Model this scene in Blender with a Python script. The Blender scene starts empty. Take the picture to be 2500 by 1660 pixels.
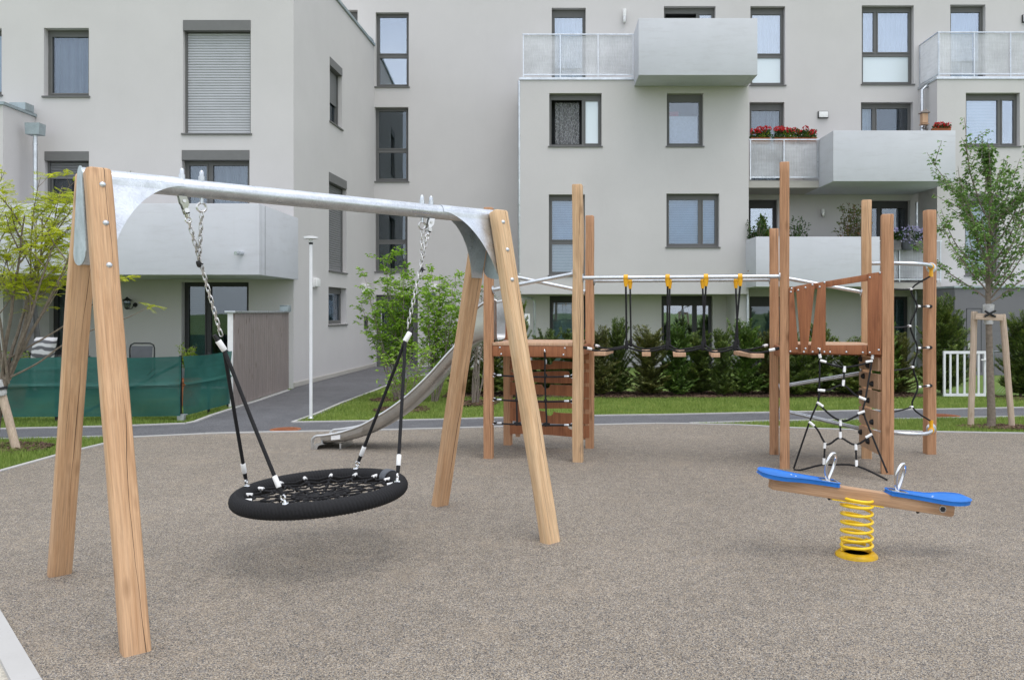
import bpy, math, random
from mathutils import Vector, Matrix, noise
random.seed(7)
R = random.Random(11)
S = bpy.context.scene
COL = S.collection
F, CX, CY, H = 1944.0, 1330.0, 760.0, 1.6     # measured: focal length, principal point, eye height


def P(x, y, Y):      # photograph measurement + real depth -> world point
    return Vector(((x - CX) * Y / F, Y, H + (CY - y) * Y / F))


def G(x, y):         # measurement of a ground point
    Y = F * H / (y - CY)
    return Vector(((x - CX) * Y / F, Y, 0))


V = Vector
W = {}               # world matrix of every object made here


class MB:
    """collects geometry (world coordinates) and links it as ONE mesh object"""
    def __init__(s): s.v = []; s.f = []

    def add(s, vs, fs):
        o = len(s.v); s.v += [V(p) for p in vs]; s.f += [tuple(i + o for i in f) for f in fs]

    def box(s, c, size, M=None):
        c = V(c); a, b, d = size[0] / 2, size[1] / 2, size[2] / 2
        vs = [V((x, y, z)) for z in (-d, d) for y in (-b, b) for x in (-a, a)]
        if M is not None: vs = [M @ p for p in vs]
        s.add([c + p for p in vs], [(0, 2, 3, 1), (4, 5, 7, 6), (0, 1, 5, 4), (2, 6, 7, 3), (0, 4, 6, 2), (1, 3, 7, 5)])
        return s

    def box2(s, lo, hi):
        lo, hi = V(lo), V(hi)
        return s.box((lo + hi) / 2, hi - lo)

    def prism(s, pts, vec):
        n = len(pts); vec = V(vec)
        s.add([V(p) for p in pts] + [V(p) + vec for p in pts],
              [tuple(range(n - 1, -1, -1)), tuple(range(n, 2 * n))] + [(i, (i + 1) % n, n + (i + 1) % n, n + i) for i in range(n)])
        return s

    def tube(s, pts, r, n=8, cap=True, closed=False):
        pts = [V(p) for p in pts]; m = len(pts)
        rs = r if isinstance(r, (list, tuple)) else [r] * m
        base = len(s.v); up = None
        for i, p in enumerate(pts):
            if closed: t = pts[(i + 1) % m] - pts[i - 1]
            else: t = pts[min(i + 1, m - 1)] - pts[max(i - 1, 0)]
            if t.length < 1e-9: t = V((0, 0, 1))
            t.normalize()
            if up is None: up = V((0, 0, 1)) if abs(t.z) < .9 else V((1, 0, 0))
            a = t.cross(up)
            if a.length < 1e-5: a = t.orthogonal()
            a.normalize(); up = a.cross(t).normalized()
            for k in range(n):
                w = 2 * math.pi * k / n
                s.v.append(p + (a * math.cos(w) + up * math.sin(w)) * rs[i])
        for i in range(m if closed else m - 1):
            j = (i + 1) % m
            for k in range(n):
                l = (k + 1) % n
                s.f.append((base + i * n + k, base + i * n + l, base + j * n + l, base + j * n + k))
        if cap and not closed:
            s.f.append(tuple(base + k for k in range(n - 1, -1, -1)))
            s.f.append(tuple(base + (m - 1) * n + k for k in range(n)))
        return s

    def lathe(s, c, prof, n=16, axis=(0, 0, 1)):
        """prof: (radius, height) pairs along axis"""
        ax = V(axis).normalized(); a = ax.orthogonal().normalized(); b = ax.cross(a); c = V(c); base = len(s.v)
        for r, h in prof:
            for k in range(n):
                w = 2 * math.pi * k / n
                s.v.append(c + ax * h + (a * math.cos(w) + b * math.sin(w)) * max(r, 1e-4))
        for i in range(len(prof) - 1):
            for k in range(n):
                l = (k + 1) % n
                s.f.append((base + i * n + k, base + i * n + l, base + (i + 1) * n + l, base + (i + 1) * n + k))
        s.f.append(tuple(base + k for k in range(n - 1, -1, -1)))
        s.f.append(tuple(base + (len(prof) - 1) * n + k for k in range(n)))
        return s

    def grid(s, fn, nu, nv):
        base = len(s.v)
        for j in range(nv + 1):
            for i in range(nu + 1): s.v.append(V(fn(i / nu, j / nv)))
        for j in range(nv):
            for i in range(nu):
                a = base + j * (nu + 1) + i
                s.f.append((a, a + 1, a + nu + 2, a + nu + 1))
        return s

    def build(s, name, mat, parent=None, smooth=None, M=None, bevel=0, label=None, split=0):
        """M: own world matrix (vertices then local to it); split: islands grouped n at a time become objects of their own"""
        if split:
            up = list(range(len(s.v)))
            def root(i):
                while up[i] != i: up[i] = up[up[i]]; i = up[i]
                return i
            for f in s.f:
                for i in f[1:]: up[root(i)] = root(f[0])
            isl = {}
            for k, f in enumerate(s.f): isl.setdefault(root(f[0]), []).append(f)
            out = []; fs = list(isl.values())
            for k in range(0, len(fs), split):
                q = MB(); mp = {}
                for f in [f for g_ in fs[k:k + split] for f in g_]:
                    for i in f:
                        if i not in mp: mp[i] = len(q.v); q.v.append(s.v[i])
                    q.f.append(tuple(mp[i] for i in f))
                out.append(q.build(name, mat, parent, smooth, None, bevel, label))
            return out[0]
        me = bpy.data.meshes.new(name)
        if M is None:
            if parent is not None: M = W[parent]
            else:
                xs = [p.x for p in s.v]; ys = [p.y for p in s.v]; zs = [p.z for p in s.v]
                M = Matrix.Translation(((min(xs) + max(xs)) / 2, (min(ys) + max(ys)) / 2, min(zs)))
            inv = M.inverted(); vs = [inv @ p for p in s.v]
        else: vs = s.v
        me.from_pydata([tuple(p) for p in vs], [], s.f)
        if bevel:
            import bmesh
            bm = bmesh.new(); bm.from_mesh(me)
            bmesh.ops.remove_doubles(bm, verts=bm.verts, dist=1e-5)
            es = [e for e in bm.edges if len(e.link_faces) == 2 and e.calc_face_angle(0) > .5]
            bmesh.ops.bevel(bm, geom=es, offset=bevel, segments=2, affect='EDGES', profile=.6)
            bm.to_mesh(me); bm.free()
            if smooth is None: smooth = 40
        if smooth is not None:
            me.shade_smooth(); me.set_sharp_from_angle(angle=math.radians(smooth))
        if mat is not None: me.materials.append(mat)
        o = bpy.data.objects.new(name, me); COL.objects.link(o)
        W[o] = M.copy()
        if parent is not None:
            o.parent = parent; o.matrix_local = W[parent].inverted() @ M
        else: o.matrix_world = M
        if label: o['label'] = label
        return o


def tag(o, label, cat, group=None, kind=None):
    if label: o['label'] = label
    if cat: o['category'] = cat
    if group: o['group'] = group
    if kind: o['kind'] = kind
    return o


def thing(name, loc, label, cat, group=None):
    o = bpy.data.objects.new(name, None); COL.objects.link(o)
    o.empty_display_size = .1; o.location = V(loc)
    W[o] = Matrix.Translation(V(loc))
    return tag(o, label, cat, group)


def struct(o, kind='structure', label=None):
    o['kind'] = kind
    if label: o['label'] = label
    return o


def copy_tree(o, M, parent=None):
    c = o.copy(); COL.objects.link(c)
    if parent is not None:
        c.parent = parent; c.matrix_local = o.matrix_local.copy(); W[c] = W[parent] @ c.matrix_local
    else:
        c.matrix_world = M; W[c] = M.copy()
    for ch in list(CH.get(o, [])) or [x for x in bpy.data.objects if x.parent == o]: copy_tree(ch, None, c)
    return c


CH = {}

# ------------------------------------------------------------------ materials


class NT:
    def __init__(s, name):
        s.m = bpy.data.materials.new(name); s.m.use_nodes = True
        s.t = s.m.node_tree; s.t.nodes.clear()
        s.out = s.t.nodes.new('ShaderNodeOutputMaterial')

    def n(s, typ, props=None, **inp):
        d = s.t.nodes.new('ShaderNode' + typ)
        for k, v in (props or {}).items(): setattr(d, k, v)
        for k, v in inp.items():
            key = int(k[1:]) if k[0] == 'i' and k[1:].isdigit() else k.replace('_', ' ')
            s.set(d.inputs[key], v)
        return d

    def set(s, sock, v):
        if isinstance(v, bpy.types.Node): v = v.outputs[0]
        if isinstance(v, bpy.types.NodeSocket): s.t.links.new(v, sock)
        elif isinstance(v, (tuple, list)):
            v = tuple(v)
            sock.default_value = v + (1,) if sock.type == 'RGBA' and len(v) == 3 else v
        else: sock.default_value = v

    def math(s, op, a, b=0.0, c=0.0, clamp=False):
        return s.n('Math', {'operation': op, 'use_clamp': clamp}, i0=a, i1=b, i2=c)

    def mix(s, fac, a, b, mode='MIX'):
        d = s.t.nodes.new('ShaderNodeMix'); d.data_type = 'RGBA'; d.blend_type = mode
        s.set(d.inputs[0], fac); s.set(d.inputs[6], a); s.set(d.inputs[7], b)
        return d.outputs[2]

    def ramp(s, fac, stops, interp='LINEAR'):
        d = s.t.nodes.new('ShaderNodeValToRGB'); s.set(d.inputs[0], fac); r = d.color_ramp; r.interpolation = interp
        while len(r.elements) < len(stops): r.elements.new(.5)
        for e, (p, c) in zip(r.elements, stops):
            e.position = p; e.color = tuple(c) + (1,) if len(c) == 3 else c
        return d.outputs[0]

    def coord(s, which='Object', scale=(1, 1, 1), rnd=False):
        t = s.t.nodes.new('ShaderNodeTexCoord'); v = t.outputs[which]
        if rnd:
            oi = s.t.nodes.new('ShaderNodeObjectInfo')
            off = s.n('VectorMath', {'operation': 'SCALE'}, i0=(37.0, 21.0, 53.0), Scale=oi.outputs['Random'])
            v = s.n('VectorMath', {'operation': 'ADD'}, i0=v, i1=off).outputs[0]
        if scale != (1, 1, 1):
            v = s.n('VectorMath', {'operation': 'MULTIPLY'}, i0=v, i1=scale).outputs[0]
        return v

    def noise(s, vec, scale, detail=3, rough=.5, dist=0.0):
        return s.n('TexNoise', Vector=vec, Scale=scale, Detail=detail, Roughness=rough, Distortion=dist).outputs[0]

    def bump(s, h, strength=.3, dist=.01):
        return s.n('Bump', Height=h, Strength=strength, Distance=dist).outputs[0]

    def pbr(s, color, rough=.6, metal=0.0, normal=None, spec=.5, **kw):
        d = s.n('BsdfPrincipled', Base_Color=color, Roughness=rough, Metallic=metal, **kw)
        d.inputs['Specular IOR Level'].default_value = spec
        if normal is not None: s.set(d.inputs['Normal'], normal)
        s.t.links.new(d.outputs[0], s.out.inputs[0]); return s.m


def simple(name, c, rough=.5, metal=0.0, spec=.5, var=.12, scale=14, bumpy=0.0):
    t = NT(name); n = t.noise(t.coord(), scale, 4)
    f = t.n('MapRange', i0=n, i1=.25, i2=.75, i3=1 - var, i4=1 + var)
    col = t.mix(1.0, c, t.n('CombineColor', i0=f, i1=f, i2=f).outputs[0], 'MULTIPLY')
    r = t.n('MapRange', i0=n, i1=.2, i2=.8, i3=max(rough - .08, .02), i4=min(rough + .1, 1))
    return t.pbr(col, r.outputs[0], metal, t.bump(t.noise(t.coord(), scale * 6, 2), bumpy, .004) if bumpy else None, spec)


def wood(name, a, b, crack=1.0, stain=.0, rough=.62):
    t = NT(name); v = t.coord(rnd=True)
    big = t.noise(t.n('VectorMath', {'operation': 'MULTIPLY'}, i0=v, i1=(7, 7, .9)).outputs[0], 2.2, 5, .6, .6)
    gr = t.noise(t.n('VectorMath', {'operation': 'MULTIPLY'}, i0=v, i1=(70, 70, 2.2)).outputs[0], 2.0, 6, .65)
    col = t.mix(t.n('MapRange', i0=big, i1=.3, i2=.72).outputs[0], a, b)
    g = t.n('MapRange', i0=gr, i1=.25, i2=.75, i3=.66, i4=1.26)
    col = t.mix(1.0, col, t.n('CombineColor', i0=g, i1=g, i2=g).outputs[0], 'MULTIPLY')
    st2 = t.noise(t.n('VectorMath', {'operation': 'MULTIPLY'}, i0=v, i1=(24, 24, .55)).outputs[0], 1.6, 5, .7, 1.2)
    col = t.mix(t.n('MapRange', i0=st2, i1=.5, i2=.72, i3=0.0, i4=.55).outputs[0], col, (min(a[0] * 1.22, .8), min(a[1] * 1.25, .7), min(a[2] * 1.32, .6)))
    col = t.mix(t.n('MapRange', i0=st2, i1=.46, i2=.30, i3=0.0, i4=.5).outputs[0], col, (b[0] * .80, b[1] * .74, b[2] * .66))
    gy = t.noise(t.n('VectorMath', {'operation': 'MULTIPLY'}, i0=v, i1=(9, 9, 1.1)).outputs[0], 1.7, 5, .65)
    col = t.mix(t.n('MapRange', i0=gy, i1=.52, i2=.74, i3=0.0, i4=.42).outputs[0], col, (a[0] * .74, a[1] * .78, a[2] * .86))
    # knots
    kv = t.n('VectorMath', {'operation': 'MULTIPLY'}, i0=v, i1=(5.5, 5.5, 2.0)).outputs[0]
    kd = t.n('TexVoronoi', Vector=kv, Scale=1.15, Randomness=1.0).outputs['Distance']
    kd = t.math('ADD', kd, t.math('MULTIPLY', gr, .06))
    ring = t.n('MapRange', i0=kd, i1=.07, i2=.20, i3=.85, i4=0.0)
    col = t.mix(ring.outputs[0], col, (a[0] * .42, a[1] * .36, a[2] * .3))
    if stain:
        st = t.noise(t.n('VectorMath', {'operation': 'MULTIPLY'}, i0=v, i1=(4, 4, 1.6)).outputs[0], 1.3, 5, .6)
        col = t.mix(t.n('MapRange', i0=st, i1=.60, i2=.74, i3=0.0, i4=stain).outputs[0], col, (.085, .07, .058))
    # drying cracks running along the grain
    sep = t.n('SeparateXYZ', i0=t.coord())
    oi = t.t.nodes.new('ShaderNodeObjectInfo')
    z = t.math('ADD', sep.outputs[2], t.math('MULTIPLY', oi.outputs['Random'], 40.0))
    zv = t.n('CombineXYZ', i2=z).outputs[0]
    wob = t.noise(zv, .75, 3, .42)
    s_ = t.math('ADD', sep.outputs[0], t.math('MULTIPLY', sep.outputs[1], .35))
    width = t.n('MapRange', i0=t.noise(zv, 1.1, 1), i1=.40, i2=.64, i3=0.0, i4=.0025 * crack)
    masks = None
    wob2 = t.noise(t.n('CombineXYZ', i0=7.7, i2=z).outputs[0], .9, 3, .45)
    for wb, sh, k in ((wob, -.008, .16), (wob2, .034, .12)):
        d = t.math('ABSOLUTE', t.math('SUBTRACT', t.math('ADD', s_, sh), t.math('MULTIPLY', t.math('SUBTRACT', wb, .5), k)))
        m = t.math('LESS_THAN', d, width if sh < 0 else t.n('MapRange', i0=t.noise(zv, .8, 1), i1=.55, i2=.75, i3=0.0, i4=.0024 * crack))
        masks = m if masks is None else t.math('MAXIMUM', masks, m)
    if crack: col = t.mix(masks, col, (.045, .026, .014))
    return t.pbr(col, rough, 0, t.bump(t.math('SUBTRACT', gr, t.math('MULTIPLY', masks, 1.5)), .25, .004), .3)


def granulate():
    t = NT('rubber_granulate'); v = t.coord()
    vo = t.n('TexVoronoi', Vector=v, Scale=215.0, Randomness=1.0)
    rc = t.n('SeparateColor', i0=vo.outputs['Color'])
    col = t.ramp(rc.outputs[0], [(0, (.030, .035, .052)), (.15, (.085, .082, .082)), (.28, (.19, .156, .119)), (.45, (.31, .260, .198)),
                                 (.64, (.42, .349, .262)), (.80, (.26, .255, .25)), (.92, (.54, .485, .405))], 'CONSTANT')
    col = t.mix(.20, col, (.262, .224, .175))
    big = t.noise(v, .55, 5, .6); mid = t.noise(v, 9.0, 4, .6)
    f = t.math('ADD', t.n('MapRange', i0=big, i1=.3, i2=.7, i3=-.10, i4=.08).outputs[0], t.n('MapRange', i0=mid, i1=.3, i2=.7, i3=.80, i4=.99).outputs[0])
    col = t.mix(1.0, col, t.n('CombineColor', i0=f, i1=f, i2=f).outputs[0], 'MULTIPLY')
    # a few pale worn patches and brown dust
    dust = t.n('MapRange', i0=t.noise(v, 1.7, 4, .6), i1=.56, i2=.75, i3=0.0, i4=.28)
    col = t.mix(dust.outputs[0], col, (.34, .275, .20))
    return t.pbr(col, .85, 0, t.bump(vo.outputs['Distance'], .5, .005), .25)


def stucco(name, c):
    t = NT(name); v = t.coord()
    f = t.math('ADD', t.n('MapRange', i0=t.noise(v, .45, 5, .62), i1=.3, i2=.7, i3=-.05, i4=.04).outputs[0],
               t.n('MapRange', i0=t.noise(v, 55, 3), i1=.2, i2=.8, i3=.965, i4=1.03).outputs[0])
    st = t.noise(t.n('VectorMath', {'operation': 'MULTIPLY'}, i0=v, i1=(2.6, 2.6, .28)).outputs[0], 1.4, 5, .65)
    f = t.math('SUBTRACT', f, t.n('MapRange', i0=st, i1=.56, i2=.8, i3=0.0, i4=.022).outputs[0])
    col = t.mix(1.0, c, t.n('CombineColor', i0=f, i1=f, i2=f).outputs[0], 'MULTIPLY')
    return t.pbr(col, .9, 0, t.bump(t.noise(v, 130, 3), .35, .004), .2)


def concrete(name, c, stain=.12):
    t = NT(name); v = t.coord()
    n = t.noise(v, .9, 6, .65)
    st = t.noise(t.n('VectorMath', {'operation': 'MULTIPLY'}, i0=v, i1=(1.2, 1.2, 7.0)).outputs[0], 1.1, 5, .7)
    col = t.mix(t.n('MapRange', i0=n, i1=.3, i2=.75).outputs[0], c, tuple(x * .90 for x in c))
    col = t.mix(t.n('MapRange', i0=st, i1=.50, i2=.74, i3=0.0, i4=stain * 2.2).outputs[0], col, (c[0] * .62, c[1] * .59, c[2] * .56))
    drip = t.noise(t.n('VectorMath', {'operation': 'MULTIPLY'}, i0=v, i1=(9.0, 9.0, .35)).outputs[0], 1.6, 4, .6)
    col = t.mix(t.n('MapRange', i0=drip, i1=.62, i2=.85, i3=0.0, i4=.16).outputs[0], col, (c[0] * .70, c[1] * .69, c[2] * .68))
    pore = t.n('TexVoronoi', Vector=v, Scale=26.0).outputs['Distance']
    col = t.mix(t.n('MapRange', i0=pore, i1=.05, i2=.11, i3=.35, i4=0.0).outputs[0], col, tuple(x * .6 for x in c))
    return t.pbr(col, .8, 0, t.bump(t.noise(v, 70, 3), .12, .004), .25)


def galv(name, c=(.50, .53, .56), rough=.42, metal=.75):
    t = NT(name); v = t.coord()
    vo = t.n('TexVoronoi', Vector=t.n('VectorMath', {'operation': 'ADD'}, i0=v, i1=t.n('TexNoise', Vector=v, Scale=9.0).outputs['Color']).outputs[0], Scale=26.0)
    sp = t.n('SeparateColor', i0=vo.outputs['Color']).outputs[0]
    f = t.math('ADD', t.n('MapRange', i0=sp, i3=.90, i4=1.06).outputs[0], t.n('MapRange', i0=t.noise(v, 5, 5, .65), i1=.3, i2=.7, i3=-.14, i4=.12).outputs[0])
    col = t.mix(1.0, c, t.n('CombineColor', i0=f, i1=f, i2=f).outputs[0], 'MULTIPLY')
    r = t.n('MapRange', i0=t.noise(v, 11, 4), i1=.3, i2=.7, i3=rough - .1, i4=rough + .14)
    return t.pbr(col, r.outputs[0], metal, None, .5)


def steel(name, c=(.60, .60, .59), rough=.26):
    t = NT(name); v = t.coord()
    n = t.noise(v, 5.0, 5, .65)
    col = t.mix(t.n('MapRange', i0=n, i1=.35, i2=.7).outputs[0], c, tuple(x * .72 for x in c))
    r = t.n('MapRange', i0=n, i1=.3, i2=.7, i3=rough - .08, i4=rough + .16)
    return t.pbr(col, r.outputs[0], 1.0, t.bump(t.noise(v, 3.0, 2), .25, .03), .5)


def asphalt():
    t = NT('asphalt'); v = t.coord()
    vo = t.n('SeparateColor', i0=t.n('TexVoronoi', Vector=v, Scale=130.0).outputs['Color']).outputs[0]
    col = t.ramp(vo, [(0, (.065, .066, .072)), (.6, (.105, .106, .114)), (1, (.17, .17, .177))])
    f = t.math('ADD', t.n('MapRange', i0=t.noise(v, .5, 5, .6), i1=.3, i2=.7, i3=-.14, i4=.16).outputs[0], t.n('MapRange', i0=t.noise(v, 3.2, 5, .6), i1=.3, i2=.7, i3=.88, i4=1.12).outputs[0])
    col = t.mix(1.0, col, t.n('CombineColor', i0=f, i1=f, i2=f).outputs[0], 'MULTIPLY')
    return t.pbr(col, .78, 0, t.bump(vo, .35, .004), .4)


def leafmat(name, stops, trans=.35, rough=.5):
    t = NT(name)
    g = t.n('NewGeometry'); rnd = g.outputs['Random Per Island']
    oi = t.t.nodes.new('ShaderNodeObjectInfo')
    big = t.noise(t.coord(), 2.6, 2)
    fac = t.math('ADD', t.math('MULTIPLY', rnd, .62), t.math('MULTIPLY', t.math('SUBTRACT', big, .3), .75))
    fac = t.math('ADD', fac, t.math('MULTIPLY', t.math('SUBTRACT', oi.outputs['Random'], .5), .25), clamp=True)
    col = t.ramp(fac, stops)
    p = t.n('BsdfPrincipled', Base_Color=col, Roughness=rough); p.inputs['Specular IOR Level'].default_value = .35
    tr = t.n('BsdfTranslucent', Color=col)
    mx = t.n('MixShader', i0=trans, i1=p.outputs[0], i2=tr.outputs[0])
    t.t.links.new(mx.outputs[0], t.out.inputs[0]); return t.m


def glass(name, refl=.22, tint=(.86, .9, .92), rough=.015, body=0.0, bodycol=(.7, .75, .78)):
    """pane: Fresnel reflection over a clear tinted (or frosted: body) sheet"""
    t = NT(name)
    lw = t.n('LayerWeight', Blend=.35)
    fac = t.math('ADD', t.math('MULTIPLY', lw.outputs['Fresnel'], .7), refl, clamp=True)
    wob = t.bump(t.noise(t.coord(), .9, 2), .06, .02)
    gl = t.n('BsdfGlossy', Color=(.84, .91, 1.0), Roughness=rough, Normal=wob)
    trn = t.n('BsdfTransparent', Color=tint)
    inner = trn.outputs[0]
    if body:
        inner = t.n('MixShader', i0=body, i1=inner, i2=t.n('BsdfDiffuse', Color=bodycol).outputs[0]).outputs[0]
    mx = t.n('MixShader', i0=fac, i1=inner, i2=gl.outputs[0])
    t.t.links.new(mx.outputs[0], t.out.inputs[0]); return t.m


def sheet(name, col, opaque=.7, rough=.4, stripes=0, stripe_scale=1.0):
    """see-through sheet (shade net, corrugated plastic)"""
    t = NT(name)
    n = t.noise(t.coord(), 1.4, 5, .6)
    c = t.mix(t.n('MapRange', i0=n, i1=.3, i2=.7).outputs[0], tuple(x * .82 for x in col), tuple(min(x * 1.2, 1) for x in col))
    p = t.n('BsdfPrincipled', Base_Color=c, Roughness=rough)
    tl = t.n('BsdfTranslucent', Color=c)
    b = t.n('MixShader', i0=.35, i1=p.outputs[0], i2=tl.outputs[0])
    o = t.n('MapRange', i0=t.noise(t.coord('Object', (1, 1, 6)), 2.2, 4), i1=.3, i2=.7, i3=opaque - .06, i4=opaque + .06)
    mx = t.n('MixShader', i0=o.outputs[0], i1=t.n('BsdfTransparent', Color=(.93, .97, .97)).outputs[0], i2=b.outputs[0])
    t.t.links.new(mx.outputs[0], t.out.inputs[0]); return t.m


def striped(name, a, b, scale, axis=2, rough=.5, soft=.3, spec=.4):
    """cloth / slats with real colour bands"""
    t = NT(name); sep = t.n('SeparateXYZ', i0=t.coord())
    s_ = t.math('SINE', t.math('MULTIPLY', sep.outputs[axis], scale))
    f = t.n('MapRange', i0=s_, i1=-soft, i2=soft)
    col = t.mix(f.outputs[0], a, b)
    n = t.n('MapRange', i0=t.noise(t.coord(), 2.3, 4), i1=.3, i2=.7, i3=.86, i4=1.1)
    col = t.mix(1.0, col, t.n('CombineColor', i0=n, i1=n, i2=n).outputs[0], 'MULTIPLY')
    return t.pbr(col, rough, 0, None, spec)


def grassmat(name='grass_ground'):
    t = NT(name); v = t.coord()
    n = t.noise(v, 1.1, 5, .65); m = t.noise(v, 34, 4, .7)
    col = t.mix(t.n('MapRange', i0=m, i1=.3, i2=.7).outputs[0], (.075, .125, .026), (.17, .25, .065))
    col = t.mix(t.n('MapRange', i0=n, i1=.50, i2=.72, i3=0.0, i4=.7).outputs[0], col, (.20, .22, .075))
    return t.pbr(col, .9, 0, t.bump(m, .8, .02), .2)


M_ = {}
M_['rubber'] = granulate()
M_['stucco'] = stucco('stucco', (.57, .552, .545))
M_['conc'] = concrete('concrete', (.60, .612, .65), .12)
M_['slab'] = concrete('slab_concrete', (.46, .44, .40), .2)
M_['kerb'] = concrete('kerb_concrete', (.46, .455, .44), .06)
M_['asphalt'] = asphalt()
M_['galv'] = galv('galvanised_steel', (.60, .63, .66), .34, .88)
M_['zinc'] = galv('zinc', (.36, .42, .44), .5, .55)
M_['steel'] = steel('stainless_steel', (.66, .66, .65), .3)
M_['chrome'] = steel('chrome', (.80, .80, .80), .10)
M_['chain'] = steel('chain_steel', (.66, .655, .64), .34)
M_['oak'] = wood('oak', (.575, .368, .212), (.425, .243, .126), 1.0)
M_['oak_plain'] = wood('oak_plain', (.50, .315, .185), (.38, .215, .115), 0.0)
M_['oak_pale'] = wood('oak_pale', (.63, .445, .265), (.50, .315, .165), 1.0)
M_['larch'] = wood('larch', (.49, .275, .150), (.36, .180, .092), .8)
M_['oak_stained'] = wood('oak_stained', (.60, .41, .24), (.46, .28, .15), 1.0, .75)
M_['board'] = wood('red_board', (.34, .135, .058), (.22, .080, .036), 0.0)
M_['plank'] = wood('deck_plank', (.55, .36, .23), (.44, .26, .155), 0.0)
M_['stake'] = wood('stake_wood', (.60, .45, .34), (.46, .33, .24), .5)
M_['greywood'] = wood('weathered_board', (.30, .255, .235), (.235, .20, .188), 0.0)
M_['birch'] = wood('pale_stake', (.58, .46, .35), (.43, .33, .24), .5, .25)
M_['rope'] = simple('black_rope', (.013, .013, .0145), .75, 0, .3, .3, 60, .6)
M_['white'] = simple('white_plastic', (.78, .78, .77), .4, 0, .5, .06)
M_['paint'] = simple('white_paint', (.74, .75, .76), .4, 0, .5, .06, 5)
M_['yellow'] = simple('yellow_plastic', (.80, .40, .012), .35, 0, .5, .08)
M_['spring'] = simple('yellow_paint', (.86, .57, .016), .32, 0, .5, .12, 20)
M_['blue'] = simple('blue_plastic', (.012, .155, .53), .42, 0, .45, .12, 9, .15)
M_['frame'] = simple('window_frame', (.125, .125, .122), .5, .0, .4, .06, 6)
M_['framedark'] = simple('dark_frame', (.045, .045, .047), .5, .0, .4, .06, 6)
M_['shutbox'] = simple('shutter_box', (.15, .15, .147), .5, 0, .4, .06, 6)
M_['slat'] = simple('shutter_slat', (.42, .43, .45), .45, .2, .5, .05, 3)
M_['slatdark'] = simple('shutter_slat_dark', (.20, .205, .21), .45, .2, .5, .05, 3)
M_['dark'] = simple('dark_metal', (.03, .032, .035), .5, .3, .4, .1)
M_['black'] = simple('black_plastic', (.014, .014, .015), .55, 0, .4, .2)
M_['room'] = simple('dim_room', (.05, .053, .055), .9, 0, .2, .4, .8)
M_['roomgreen'] = simple('dim_green_room', (.05, .068, .062), .9, 0, .2, .4, .8)
M_['curtain'] = striped('pale_curtain', (.62, .65, .70), (.50, .54, .60), 42, 0, .9, .9, .1)
M_['curtainblue'] = striped('blue_curtain', (.20, .33, .56), (.13, .24, .46), 55, 0, .9, .9, .1)
M_['curtaingrey'] = striped('grey_curtain', (.22, .235, .265), (.15, .16, .19), 36, 0, .9, .9, .1)
M_['blind'] = striped('venetian_blind', (.52, .58, .60), (.26, .31, .33), 150, 2, .6, .5)
M_['blindblue'] = striped('blue_blind', (.30, .44, .62), (.17, .28, .45), 130, 2, .6, .6)
M_['blindgreen'] = striped('green_blind', (.30, .40, .385), (.18, .255, .25), 150, 2, .6, .5)
M_['glass'] = glass('window_glass', .07)
M_['glassdark'] = glass('dark_window_glass', .07, (.62, .68, .68))
M_['glassmirror'] = glass('bright_window_glass', .27)
M_['frost'] = glass('frosted_glass', .12, (.9, .95, .95), .25, .86, (.72, .80, .82))
M_['corr'] = sheet('corrugated_sheet', (.72, .73, .76), .72)
M_['net'] = sheet('shade_net', (.020, .125, .105), .875, .7)
M_['grass'] = grassmat()
M_['bark'] = simple('bark', (.20, .165, .13), .9, 0, .2, .3, 24, .8)
M_['barkdark'] = simple('dark_bark', (.13, .105, .08), .9, 0, .2, .3, 24, .6)
M_['twig'] = simple('twig_bark', (.24, .20, .17), .85, 0, .2, .25, 30, .4)
M_['soil'] = simple('soil', (.075, .05, .036), .95, 0, .1, .4, 20, .9)
M_['chip'] = simple('bark_chip', (.13, .083, .058), .9, 0, .2, .5, 3)
M_['gravel'] = simple('pale_gravel', (.52, .49, .42), .9, 0, .2, .35, 50, .9)
M_['rust'] = simple('rusty_iron', (.30, .115, .055), .8, .2, .3, .35, 30, .5)
M_['shed'] = concrete('grey_shed_concrete', (.175, .172, .185), .1)
M_['terracotta'] = simple('terracotta', (.36, .13, .06), .8, 0, .2, .2)
M_['greyfab'] = simple('grey_fabric', (.17, .165, .165), .9, 0, .1, .25, 8)
M_['chairfab'] = simple('chair_fabric', (.10, .105, .115), .8, 0, .2, .15, 8)
M_['red'] = leafmat('red_petal', [(0, (.45, .008, .014)), (1, (.75, .03, .035))], .2)
M_['lilac'] = leafmat('lilac_petal', [(0, (.38, .33, .62)), (1, (.75, .72, .86))], .2)
M_['l_maple'] = leafmat('maple_leaf', [(0, (.055, .12, .028)), (.5, (.145, .275, .062)), (1, (.30, .45, .11))], .3)
M_['l_shrub'] = leafmat('shrub_leaf', [(0, (.11, .23, .018)), (.45, (.26, .45, .042)), (1, (.44, .62, .09))], .4)
M_['l_yellow'] = leafmat('yellow_leaf', [(0, (.28, .36, .02)), (.4, (.54, .60, .035)), (.82, (.72, .70, .06)), (1, (.56, .32, .045))], .4)
M_['l_yew'] = leafmat('yew_needles', [(0, (.030, .060, .018)), (.42, (.105, .165, .034)), (.75, (.215, .275, .048)), (1, (.34, .33, .07))], .25)
M_['l_yew2'] = leafmat('fresh_yew_needles', [(0, (.030, .070, .016)), (.5, (.11, .20, .030)), (1, (.26, .36, .05))], .25)
M_['l_yew3'] = leafmat('brownish_yew_needles', [(0, (.040, .050, .018)), (.45, (.13, .155, .040)), (.8, (.25, .24, .06)), (1, (.33, .25, .08))], .25)
M_['l_pot'] = leafmat('pot_leaf', [(0, (.022, .055, .012)), (.6, (.06, .125, .03)), (1, (.13, .20, .045))], .3)
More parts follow.
